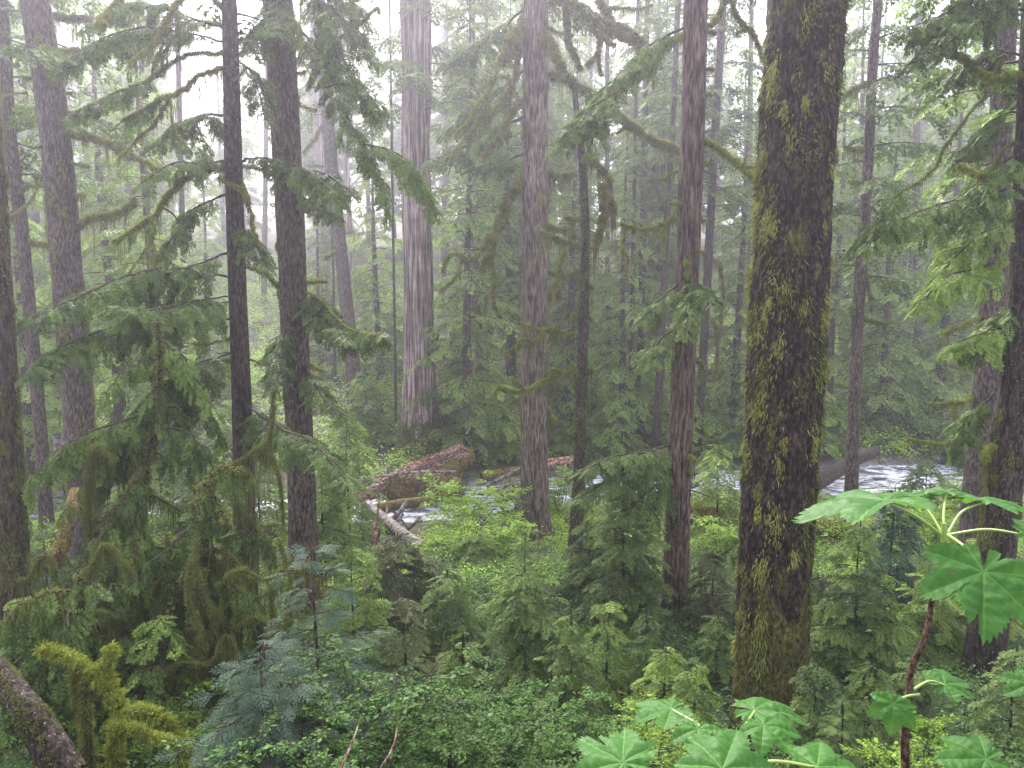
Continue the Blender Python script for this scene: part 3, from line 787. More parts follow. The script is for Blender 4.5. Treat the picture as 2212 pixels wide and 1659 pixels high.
tD.limb([(1178, -40), (1204, 0), (1257, 20), (1301, 50), (1345, 80), (1385, 100)], 11, 8, dY=1, moss=1.4, sl=.35, strands=90, subs=((.4, .5, -1), (.7, .5, -1)))
tD.limb([(1301, 48), (1296, 90), (1291, 114), (1267, 144)], 6, 4, Y=26.5, moss=1, sl=.2)
tD.limb([(1291, 112), (1294, 140), (1300, 165)], 4, 2, Y=26.5, moss=1, sl=.2)
tD.limb([(1224, 10), (1226, 50), (1226, 88), (1240, 115), (1255, 152)], 8, 3, Y=26.5, moss=1, sl=.2)
tD.limb([(1264, 30), (1290, 75), (1331, 100)], 6, 3, Y=26.6, moss=1, sl=.25)
tD.limb([(1290, -30), (1310, 30), (1334, 57), (1360, 70), (1395, 95)], 9, 6, Y=27, moss=1.2, sl=.3)
tD.limb([(1310, 20), (1345, 18), (1380, 20), (1410, 10)], 4, 2, Y=27, moss=.8, sl=.2)
tD.limb([(1184, 60), (1210, 72), (1240, 78)], 4, 2, moss=1, sl=.2)
tD.boughs([
    ([(1135, 150), (1080, 200), (1020, 240), (960, 290)], 2, F_(spread=1.2, fk=.5)),
    ([(1135, 250), (1070, 280), (1000, 320), (930, 345)], 1, F_(spread=1.2, fk=.5, tint=.55)),
    ([(1135, 20), (1080, 60), (1020, 100), (960, 140)], 2.5, F_(spread=1.2, fk=.5)),
    ([(1135, 330), (1080, 350), (1030, 360)], 1.5, F_(spread=1., fk=.45)),
], step=.2)
# snag F
tF.limb([(1262, 532), (1224, 526), (1194, 512), (1167, 501)], 5.5, 5, dY=-.8, moss=1.4, sl=.2)
tF.limb([(1258, 472), (1240, 473), (1222, 471)], 5, 5, dY=-.4, moss=1.3, sl=.12)
tF.limb([(1238, 474), (1236, 500), (1229, 524)], 4, 3, Y=20.7, moss=1, sl=.1)
tF.limb([(1262, 340), (1285, 350), (1304, 370), (1322, 394)], 6, 5, moss=1.4, sl=.6, strands=160)
tF.limb([(1300, 395), (1305, 440), (1300, 490), (1283, 540)], 11, 6, Y=21, moss=1.4, sl=.5, strands=120)
tF.limb([(1305, 430), (1320, 432), (1328, 445), (1322, 465)], 7, 5, Y=21, moss=1.4, sl=.6, strands=160)
tF.limb([(1255, 300), (1235, 298), (1210, 308), (1193, 322)], 11, 9, dY=-.6, moss=1.5, sl=.22)
tF.limb([(1256, 275), (1270, 272), (1290, 290), (1300, 300)], 6, 5, moss=1.2, sl=.3)
tF.limb([(1257, 724), (1217, 719), (1195, 712), (1180, 715), (1155, 709), (1127, 701)], 5, 2, dY=-.8, moss=1.2, sl=.12, mname='moss_yellow', subs=((.5, .3, 1),))
tF.limb([(1175, 718), (1150, 739), (1120, 748), (1090, 762)], 4, 1.5, Y=20.3, moss=1, sl=.15)
tF.limb([(1150, 739), (1130, 733), (1118, 740)], 3.5, 3, Y=20.3, moss=1, sl=.25)
tF.limb([(1248, 800), (1210, 810), (1164, 830), (1137, 843), (1103, 847), (1077, 838), (1069, 850)], 5.5, 4, dY=-1, moss=1.4, sl=.13, mname='moss_yellow')
tF.limb([(1248, 815), (1240, 795), (1232, 786)], 6, 4, Y=20.8, moss=1.2, sl=.15)
tF.limb([(1215, 806), (1195, 800), (1185, 805)], 5, 4, Y=20.6, moss=1.2, sl=.12)
tF.limb([(1132, 840), (1118, 828), (1103, 813)], 4, 2.5, Y=20.2, moss=1, sl=.12)
tF.limb([(1070, 846), (1071, 860), (1070, 880)], 2.5, 1.2, Y=20, moss=.8, sl=.1)
tF.limb([(1253, 584), (1240, 590), (1217, 595), (1184, 588)], 4.5, 4, dY=.5, moss=1.2, sl=.15)
tF.limb([(1222, 545), (1207, 575), (1204, 605), (1192, 630)], 5.5, 3, Y=20.6, moss=1.1, sl=.2)
tF.limb([(1250, 683), (1240, 684), (1235, 690)], 6, 5, moss=1.2, sl=.2)
tF.limb([(1270, 800), (1280, 802), (1282, 803)], 5, 4, moss=1, sl=.12)
tF.limb([(1272, 620), (1280, 622)], 5, 4, moss=1, sl=.12)
tF.limb([(1275, 690), (1281, 690)], 5, 4, moss=1, sl=.12)
tF.limb([(1245, 830), (1240, 832), (1238, 834)], 6, 5, moss=1, sl=.12)
tF.limb([(1244, 925), (1238, 928)], 7, 6, moss=1, sl=.12)
# tree G (reddish)
tG.limb([(1478, 76), (1435, 100), (1391, 137), (1361, 177), (1324, 211), (1297, 234), (1262, 252), (1225, 275)], 8, 2, dY=-2, moss=1, sl=.14,
        foliage=F_(t0=.55, spread=.8, fk=.32, step=.1, droop=.9, tint=.4))
tG.limb([(1514, 305), (1550, 321), (1580, 345), (1604, 362), (1625, 385), (1644, 404)], 8, 6, dY=-1.2, moss=1.4, sl=.10, mname='moss_yellow')
tG.limb([(1606, 362), (1625, 360), (1647, 366)], 5, 3, Y=15.9, moss=1, sl=.1, mname='moss_yellow')
tG.limb([(1604, 360), (1608, 350), (1610, 340)], 4, 2, Y=15.9, moss=.8, sl=.05)
tG.limb([(1477, 469), (1438, 482), (1415, 492), (1391, 495), (1362, 492), (1342, 484)], 5, 4, dY=-1, moss=1.4, sl=.13)
tG.limb([(1346, 488), (1349, 510), (1343, 528), (1356, 560), (1352, 600)], 3, 1.5, Y=16, moss=1, sl=.1)
tG.limb([(1478, 436), (1455, 462), (1440, 485), (1431, 530), (1436, 560)], 4, 2.5, dY=-.6, moss=1, sl=.12)
tG.limb([(1525, 62), (1545, 45), (1556, 28), (1566, -5)], 6, 5, dY=.6, moss=1, sl=.1)
tG.limb([(1567, -30), (1597, 44), (1627, 74), (1641, 110), (1655, 136)], 8, 4, Y=17.6, moss=1, sl=.15)
tG.limb([(1613, 62), (1598, 68), (1590, 75)], 4, 3, Y=17.6, moss=1, sl=.15)
for (x, y) in ((1538, 70), (1530, 205), (1528, 352), (1535, 150), (1462, 440)):
    tG.limb([(x - 18, y), (x - 4, y - 1), (x + 8, y + 2)], 4, 4, dY=-.2, moss=1.2, sl=.12)
tG.limb([(1468, 987), (1485, 984), (1500, 996)], 6, 5, dY=-.4, moss=1.4, sl=.12, mname='moss_yellow')
tG.limb([(1475, 1015), (1490, 1018), (1500, 1026)], 5, 4, dY=-.4, moss=1.4, sl=.1, mname='moss_yellow')
tG.limb([(1483, 560), (1484, 580), (1483, 605)], 6, 5, Y=16.7, moss=1.2, sl=.1, mname='moss_yellow')
tG.limb([(1500, 780), (1512, 782), (1520, 800)], 4, 4, moss=1.1, sl=.2)
tG.limb([(1450, 1010), (1420, 1030), (1380, 1050), (1350, 1075)], 5, 2, dY=-1, moss=.8, sl=.12)
tG.boughs([
    ([(1478, 60), (1400, 100), (1340, 160), (1280, 210)], -1, F_(spread=.8, tint=.45)),
    ([(1330, 200), (1290, 225), (1240, 270), (1195, 320)], -.5, F_(Y=15.5, spread=.6, tint=.45)),
    ([(1330, 210), (1300, 260), (1270, 330)], -.5, F_(Y=15.5, spread=.5, tint=.45)),
    ([(1475, 610), (1450, 625), (1410, 665), (1375, 700)], -1, F_(spread=.5, tint=.5)),
    ([(1490, 600), (1520, 625), (1545, 660)], -1.3, F_(spread=.45, tint=.5)),
    ([(1480, 610), (1490, 650), (1480, 720)], -1.5, F_(spread=.45, tint=.5)),
    ([(1470, 700), (1420, 740), (1390, 790)], -1, F_(spread=.5, tint=.5)),
    ([(1460, 960), (1400, 975), (1330, 985), (1250, 1020)], -1.5, F_(spread=.9, tint=.4)),
    ([(1455, 1000), (1390, 1010), (1310, 1040), (1240, 1080)], -2, F_(spread=.8, tint=.35)),
    ([(1450, 1040), (1400, 1060), (1350, 1120)], -1.5, F_(spread=.7, tint=.3)),
])
# far-bank limbs of K and others, small moss arms
for (T_, arms) in ((tK, [((1535, 560), (1555, 575), (1562, 640), (1552, 740)), ((1525, 690), (1545, 700), (1550, 760), (1548, 800)), ((1520, 800), (1545, 806), (1570, 802)), ((1515, 940), (1535, 955), (1550, 950))]),
                   (tQ, [((1445, 390), (1412, 388), (1385, 390)), ((1445, 420), (1415, 415), (1388, 402)), ((1440, 345), (1460, 348), (1465, 352))]),
                   (tJ, [((1880, 178), (1850, 190), (1820, 212)), ((1872, 322), (1850, 324), (1825, 318)), ((1869, 396), (1850, 395), (1835, 392)), ((1862, 690), (1890, 695), (1920, 702)), ((1865, 580), (1880, 640), (1885, 660)), ((1850, 690), (1838, 668), (1845, 660))]),
                   (tM, [((728, 290), (700, 270), (680, 300), (655, 332)), ((730, 300), (750, 330), (775, 335)), ((740, 540), (725, 545), (700, 560))]),
                   (tN, [((60, 520), (85, 525), (105, 530)), ((40, 420), (60, 400), (75, 405)), ((66, 720), (100, 712), (125, 715))]),
                   (tP, [((1036, 840), (1015, 835), (995, 842))]),
                   (tI, [((2125, 684), (2095, 695), (2070, 709), (2033, 720)), ((2105, 858), (2085, 866), (2070, 870), (2006, 874)), ((2075, 868), (2060, 880), (2062, 910)), ((2090, 932), (2073, 946), (2047, 958), (2020, 959), (1963, 948))])):
    for a in arms:
        T_.limb(list(a), 4.5, 2.5, dY=-.5, moss=1.1, sl=.2, mname='moss_yellow' if T_ in (tI, tP) else 'moss')
# tree H (right edge)
tH.limb([(2210, 168), (2184, 168), (2140, 171), (2097, 144), (2067, 117), (2053, 107)], 10, 8, dY=-1, moss=1.5, sl=.13, mname='moss_yellow')
tH.limb([(2150, 160), (2160, 140), (2165, 128)], 5, 4, Y=12.6, moss=1, sl=.15)
tH.limb([(2130, 190), (2122, 212), (2097, 241), (2060, 292), (2037, 322), (2020, 362), (1986, 395)], 5, 4, Y=12.5, moss=.55, sl=.10)
tH.limb([(2215, 385), (2157, 385), (2117, 379), (2090, 368), (2073, 360)], 9, 7, dY=-.8, moss=1.5, sl=.14, mname='moss_yellow')
tH.limb([(1990, 395), (1956, 410), (1926, 432), (1910, 465), (1885, 490), (1840, 525)], 4, 1, Y=12.3, moss=.6, sl=.10, foliage=F_(t0=.2, spread=.6, fk=.26, step=.08, droop=.9, tint=.4))
tH.limb([(2200, 310), (2170, 320), (2130, 380)], 4, 2, Y=12.5, moss=1, sl=.12)
tH.limb([(2170, 468), (2165, 480), (2160, 490)], 9, 8, Y=12.7, moss=1.3, sl=.18, mname='moss_yellow')
tH.limb([(2150, 960), (2135, 970), (2125, 1000)], 10, 8, Y=12.7, moss=1.3, sl=.25, mname='moss_yellow')
tH.limb([(2130, 1000), (2128, 1050), (2120, 1120), (2110, 1180)], 5, 4, Y=12.8, moss=1, sl=.1)
tH.boughs([
    ([(2212, 20), (2120, 30), (2050, 60), (1980, 130)], -1.5, F_(spread=.8)),
    ([(2212, -20), (2100, -10), (2040, 30), (1960, 60)], -1, F_(spread=.8)),
    ([(2215, 120), (2150, 110), (2100, 130), (2040, 180)], 1, F_(spread=.7)),
    ([(2215, 240), (2160, 250), (2110, 300), (2060, 350)], .5, F_(spread=.7)),
    ([(2215, 330), (2150, 360), (2080, 420), (2000, 460)], -.5, F_(spread=.8, tint=.45)),
    ([(2215, 400), (2130, 420), (2040, 440), (1960, 470), (1870, 530)], -1, F_(spread=.8, tint=.5)),
    ([(2215, 470), (2130, 500), (2060, 560), (2000, 620)], 0, F_(spread=.8, tint=.6, mat='needle_light')),
    ([(2200, 640), (2130, 700), (2070, 760)], .5, F_(spread=.7, tint=.45)),
    ([(2190, 560), (2110, 580), (2040, 600), (1985, 660)], -.5, F_(spread=.8, tint=.55, mat='needle_light')),
    ([(2180, 700), (2120, 720), (2070, 740)], -.5, F_(spread=.6, tint=.5, mat='needle_light')),
    ([(2150, 850), (2100, 900), (2070, 980)], .5, F_(spread=.6, tint=.5)),
])
# tree E (thickest): small moss lumps standing out of the bark
_r = np.random.default_rng(77)
_mg = Geo(); _p = tE.path; _n = 46000
_k = _r.integers(0, len(_p) - 1, _n); _a = _r.uniform(0, 2 * np.pi, _n)
_z = _p[_k, 2] + _r.uniform(0, .1, _n)
_fld = fbm(np.stack([np.cos(_a) * 1.6, np.sin(_a) * 1.6, _z * 1.1], -1), 4) + np.clip((5.2 - _z) / 2.4, 0, 1) * .30 + .07 * (np.cos(_a - 2.9) > .5) + .06 * (np.cos(_a) > .8)
_q = _fld > .560
_k, _a, _z = _k[_q], _a[_q], _z[_q]
_o = np.stack([np.cos(_a), np.sin(_a), 0 * _a], -1); _R = tE.rad[_k] * .985
_b = np.stack([_p[_k, 0], _p[_k, 1], _z], -1) - np.array(tE.base) + _o * _R[:, None]
_m = len(_b); _ln = (_r.uniform(.03, .085, _m) * (1 + 1.2 * (_r.random(_m) < .12)))[:, None]
_d = nrm(_o * .55 + _r.normal(0, .3, (_m, 3)) + np.array([0, 0, -.9])) * _ln
_mg.kites(_b, _d, nrm(np.cross(_d, _o + _r.normal(0, .4, (_m, 3)))) * _r.uniform(.006, .014, _m)[:, None], 0, np.clip(_r.normal(.36, .28, _m), 0, 1))
def clumps(T, n, zmin, zmax, mat, rng, size=.09, ln=.10):
    """ragged cushions of moss with hanging tips standing off the bark"""
    g = Geo(); p = T.path; ok = np.where((p[:, 2] > zmin) & (p[:, 2] < zmax))[0][:-1]
    for i in range(n):
        k = rng.choice(ok); a = rng.choice([rng.normal(3.2, .5), rng.normal(0, .45), rng.uniform(3.0, 6.4)]); m = rng.integers(60, 170); sz = size * rng.uniform(.5, 1.5)
        da = rng.normal(0, sz / T.rad[k] * .5, m); dz = rng.normal(0, sz * 1.3, m) - np.abs(da) * .1; aa = a + da
        o = np.stack([np.cos(aa), np.sin(aa), 0 * aa], -1); hump = .035 * np.exp(-(da * T.rad[k] / sz) ** 2 - (dz / (sz * 1.4)) ** 2) * rng.uniform(.5, 1.6)
        b = p[k] + np.stack([0 * dz, 0 * dz, dz], -1) - np.array(T.base) + o * (T.rad[k] * .985 + hump)[:, None]
        d = nrm(o * .45 + rng.normal(0, .25, (m, 3)) + np.array([0, 0, -1.])) * (ln * rng.uniform(.25, 1.3, m))[:, None]
        g.kites(b, d, nrm(np.cross(d, o + rng.normal(0, .5, (m, 3)))) * rng.uniform(.004, .010, m)[:, None], 0, np.clip(rng.normal(.55, .25, m) + rng.normal(0, .15), 0, 1))
    return g.build('moss_clumps', M[mat], T.root)
_mg.build('moss', M['moss'], tE.root)
clumps(tE, 190, 2, 19, 'moss_pale', _r)
clumps(tO, 110, 2, 18, 'moss', _r)
clumps(tH, 30, 3, 18, 'moss', _r, .07, .08)
clumps(tA, 50, 2, 20, 'moss_pale', _r, .14, .14)
clumps(tD, 40, 2, 22, 'moss_pale', _r, .12, .14)
clumps(tC, 30, 3, 19, 'moss', _r, .09, .10)
# moss on the left-edge trunk and the cedar's foot
for (T_, cnt, th, zlim, mat, sz) in ((tO, 16000, .50, 99, 'moss', 1.0), (tL, 9000, .50, 3.4, 'moss', 2.4), (tB, 3000, .60, 5, 'moss', 1.0), (tD, 4000, .60, 8, 'moss', 1.6), (tF, 9000, .50, 12, 'moss', 1.3), (tG, 5000, .58, 8, 'moss', 1.2), (tH, 6000, .6, 20, 'moss', 1.0)):
    g_ = Geo(); p_ = T_.path; ok = np.where((p_[:, 2] < zlim) & (p_[:, 2] < 20))[0][:-1]
    k_ = _r.choice(ok, cnt); a_ = _r.uniform(0, 2 * np.pi, cnt); w_ = _r.uniform(0, 1, cnt); z_ = p_[k_, 2] * (1 - w_) + p_[k_ + 1, 2] * w_
    f_ = fbm(np.stack([np.cos(a_) * 1.6 + T_.Y, np.sin(a_) * 1.6, z_ * 1.0], -1), 4) + .05 * (np.abs(np.cos(a_)) > .85)
    q_ = f_ > th; k_, a_, z_ = k_[q_], a_[q_], z_[q_]
    if T_ is tL:
        rr = T_.rad[k_] * (1.03 + .18 * np.exp(-(z_ - p_[0, 2]) / .8))
    else: rr = T_.rad[k_] * 1.0
    o_ = np.stack([np.cos(a_), np.sin(a_), 0 * a_], -1)
    b_ = np.stack([p_[k_, 0], p_[k_, 1], z_], -1) - np.array(T_.base) + o_ * rr[:, None]; m_ = len(b_)
    d_ = nrm(o_ * .6 + _r.normal(0, .3, (m_, 3)) + np.array([0, 0, -.8])) * (_r.uniform(.03, .07, m_) * sz)[:, None]
    g_.kites(b_, d_, nrm(np.cross(d_, o_ + _r.normal(0, .4, (m_, 3)))) * (_r.uniform(.006, .012, m_) * sz)[:, None], 0, np.clip(_r.normal(.5, .2, m_), 0, 1))
    g_.build('moss', M[mat], T_.root)

# short dead stubs and twigs on the bare trunks
_s = np.random.default_rng(31)
for T_, k_, L_ in ((tA, 9, .5), (tB, 6, .35), (tC, 10, .35), (tD, 9, .4), (tG, 9, .35), (tH, 8, .3), (tI, 7, .4), (tJ, 12, .8), (tK, 9, .9), (tM, 8, .8), (tN, 8, .8), (tP, 12, .8), (tQ, 10, .7), (tE, 4, .12)):
    for i in range(k_):
        z = _s.uniform(T_.path[0, 2] + 1.5, min(17 + T_.Y * .1, T_.path[-1, 2] - 2)); j = int(np.searchsorted(T_.path[:, 2], z)); o = T_.path[j] - np.array(T_.base); a = _s.choice([0, np.pi]) + _s.normal(0, .5)
        d = np.array([math.cos(a), math.sin(a), _s.uniform(-.4, .25)]); l = T_.rad[j] + L_ * _s.uniform(.3, 1.6)
        t_ = np.linspace(0, 1, 6)[:, None]; p = o + t_ * d * l + np.array([0, 0, -.15]) * l * t_ ** 2 * _s.uniform(-1, 2) + _s.normal(0, .02, (6, 3)) * t_
        g_ = Geo(); r_ = _s.uniform(.012, .03) * (.6 + T_.Y / 40); g_.tube(p, np.linspace(r_, r_ * .4, 6), 6); b_ = g_.build('dead_stub', M['twig'], T_.root)
        if _s.random() < .5:
            m_ = Geo(); moss_on(m_, p, np.full(6, r_ * 1.2), _s, dens=350, ln=.05 * (.6 + T_.Y / 40), wd=.011, strands=90, sl=.14); m_.build('moss', M['moss'], b_)

# crowns above and behind
for (T_, z0, z1, R, n, mt) in ((tA, 13, 25, 2.8, 18, 'needle'), (tB, 13.5, 23, 2.2, 12, 'needle'), (tC, 15, 24, 2.4, 14, 'needle'), (tD, 17.5, 27, 2.6, 14, 'needle'), (tG, 15.5, 23, 2.0, 10, 'needle'),
                               (tH, 12, 21, 2.8, 24, 'needle'), (tI, 10, 23, 2.8, 34, 'needle_light'), (tJ, 9, 27, 2.8, 44, 'needle'), (tK, 12, 30, 3.0, 50, 'needle'), (tM, 17, 34, 3.2, 40, 'needle'), (tN, 12, 27, 2.8, 40, 'needle'),
                               (tP, 8, 32, 3.2, 70, 'needle'), (tQ, 13, 30, 3.0, 46, 'needle'), (tL, 16, 34, 5, 40, 'needle'), (tE, 15.5, 22, 2.4, 10, 'needle')):
    T_.crown(z0, z1, R, n, mt, seed=int(T_.Y * 10))
# ------------------------------------------------------------------ conifers that fill the mist: six kinds, copied
KIND = []
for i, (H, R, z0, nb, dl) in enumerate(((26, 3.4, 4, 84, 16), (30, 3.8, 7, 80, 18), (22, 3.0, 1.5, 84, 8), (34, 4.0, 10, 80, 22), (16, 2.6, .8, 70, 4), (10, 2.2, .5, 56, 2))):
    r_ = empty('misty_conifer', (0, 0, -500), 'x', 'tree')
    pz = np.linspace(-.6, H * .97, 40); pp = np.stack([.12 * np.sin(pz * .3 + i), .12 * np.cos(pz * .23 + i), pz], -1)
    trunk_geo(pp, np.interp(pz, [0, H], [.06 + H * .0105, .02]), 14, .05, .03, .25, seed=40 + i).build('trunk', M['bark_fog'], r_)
    conifer_geo(200 + i, H, R, z0, nb, fk=.75 if H > 12 else .55, step=.30 if H > 12 else .22, spread=1.25, templ=FR_LO, dead=dl, rise=.15, droop=(.25, .6)).build('crown', [M['needle_far'] if i % 2 == 0 else M['needle_light'], M['twig']], r_, smooth=False)  # both crown colours are lightened to stand in for haze and backlight
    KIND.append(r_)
LAND = [(20, 'left-edge trunk'), (150, 'leaning trunk'), (515, 'slim dark trunk'), (640, 'flecked trunk'), (905, 'pale cedar'), (1155, 'ridged trunk'), (1258, 'dead snag'), (1480, 'reddish trunk'), (1700, 'thickest trunk'), (1850, 'lichened trunk'), (2180, 'right-edge trunk')]
used_kind = set()
def plant(kind, x, y, sc, rz, name_label, group, dz=0):
    loc = (x, y, gz(x, y) - .1 + dz)
    if kind not in used_kind:
        used_kind.add(kind); o = KIND[kind]; o.location = loc; o.rotation_euler = (0, 0, rz); o.scale = (sc,) * 3; o['label'] = name_label
        if group: o['group'] = group
        return o
    return copy_thing(KIND[kind], loc, rz, sc, name_label, group)
# chosen ones: (sheet x, distance, kind, scale)
CH = [(345, 27, 2, .85, 'leafy hemlock behind the mossy arches of the slim dark trunk'),
      (255, 36, 0, .9, 'misty full hemlock right of the broad leaning trunk'),
      (60, 33, 2, 1.0, 'hazy hemlock behind the narrow trunk at far left'),
      (1015, 36.5, 2, .95, 'green hemlock rising between the pale cedar and the ridged trunk'),
      (1345, 40, 4, 1.0, 'mid-green hemlock behind the gap between snag and reddish trunk'),
      (1590, 41, 2, .9, 'soft green hemlock left of the thickest trunk, across the water'),
      (1905, 41, 4, 1.05, 'fresh green hemlock beyond the white water, behind the slender lichened trunk'),
      (2030, 44, 2, 1.0, 'green hemlock on the far bank left of the speckled trunk'),
      (1790, 45, 0, .8, 'hazy hemlock just right of the thickest trunk'),
      (820, 47, 4, 1.0, 'pale green hemlock at the left of the pale cedar'),
      (1235, 44, 2, .95, 'hemlock curtain seen right behind the dead snag'),
      (1100, 48, 0, .9, 'tall misty hemlock behind the ridged trunk on its left'),
      (1420, 50, 0, .95, 'tall misty hemlock behind the reddish trunk on its left'),
      (460, 44, 4, .9, 'pale hemlock seen low between the slim dark trunk and the draped tree'),
      (700, 50, 5, 1.1, 'small pale green hemlock under the leaning misty trunk')]
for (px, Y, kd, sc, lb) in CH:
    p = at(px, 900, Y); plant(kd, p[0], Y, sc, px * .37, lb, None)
rb = random.Random(11); bgs = []
tries = 0
while len(bgs) < 70 and tries < 6000:
    tries += 1
    Y = 44 + 62 * rb.random() ** .9; px = rb.uniform(-60, 2270)
    if 540 < px < 870 and (Y < 74 or rb.random() < .6): continue
    if px < 540 and Y < 60 and rb.random() < .5: continue
    if Y < 50 and 850 < px < 990: continue
    x = at(px, 800, Y)[0]
    if any((x - a) ** 2 + (Y - b) ** 2 < 10 for a, b, *_ in bgs): continue
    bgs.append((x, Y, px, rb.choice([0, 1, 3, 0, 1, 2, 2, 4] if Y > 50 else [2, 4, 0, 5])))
while len(bgs) < 118 and tries < 12000:
    tries += 1
    Y = rb.uniform(78, 122); px = rb.uniform(-60, 2270)
    if 600 < px < 850 and rb.random() < .35: continue
    x = at(px, 800, Y)[0]
    if any((x - a) ** 2 + (Y - b) ** 2 < 10 for a, b, *_ in bgs): continue
    bgs.append((x, Y, px, rb.choice([0, 1, 3, 3])))
gaps = {}
for b in bgs:
    k = max([i for i, (lx, _) in enumerate(LAND) if lx <= b[2]] or [-1]); gaps.setdefault(k, []).append(b)
ORD = ['nearest', 'second nearest', 'third nearest', 'fourth nearest', 'fifth nearest', 'sixth nearest', 'seventh nearest', 'eighth nearest', 'ninth nearest', 'tenth nearest', 'eleventh nearest', 'twelfth nearest', 'thirteenth nearest', 'fourteenth nearest', 'fifteenth nearest', 'sixteenth nearest'] + ['next farther'] * 30
for k, bl in gaps.items():
    bl.sort(key=lambda b: b[1])
    where = ('left of the ' + LAND[0][1]) if k < 0 else ('between %s and %s' % (LAND[k][1], LAND[k + 1][1]) if k + 1 < len(LAND) else 'right of the ' + LAND[k][1])
    for j, (x, Y, px, kd) in enumerate(bl):
        if j < 5: lb = ORD[j] + ' misty conifer ' + where
        else: lb = 'faint far conifer lost in mist ' + where
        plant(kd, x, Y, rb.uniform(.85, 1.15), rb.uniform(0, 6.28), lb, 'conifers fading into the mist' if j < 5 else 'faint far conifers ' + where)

# ------------------------------------------------------------------ young conifers of the understorey
def sapling(px, Y, top_py, Rpx, label, mat='needle', seed=1, fk=.26, nb=34, templ=FR_MID, base_frac=.12, droop=(.15, .5), base_py=None, step=.11, tint_shift=0, name='young_hemlock', rise=.2, group=None, x=None):
    p = at(px, 1200, Y); x = p[0]; zb = gz(x, Y) - .05
    H = at(px, top_py, Y)[2] - zb; R = px_size(Rpx, Y)
    root = empty(name, (x, Y, zb), label, 'young tree', group)
    pz = np.linspace(0, H, 16); pp = np.stack([.02 * np.sin(pz * 2 + seed), .02 * np.cos(pz * 1.7 + seed), pz], -1)
    g = Geo(); g.tube(pp, np.linspace(.014 + .010 * H, .004, 16), 8); g.build('trunk', M['bark_dark'], root)
    conifer_geo(seed, H, R, H * base_frac, nb, fk=fk, step=step, spread=R * .5, templ=templ, droop=droop, dead=3, tr=.05, rise=rise, top_pow=.7).build('crown', [M[mat], M['twig']], root, smooth=False)
    return root
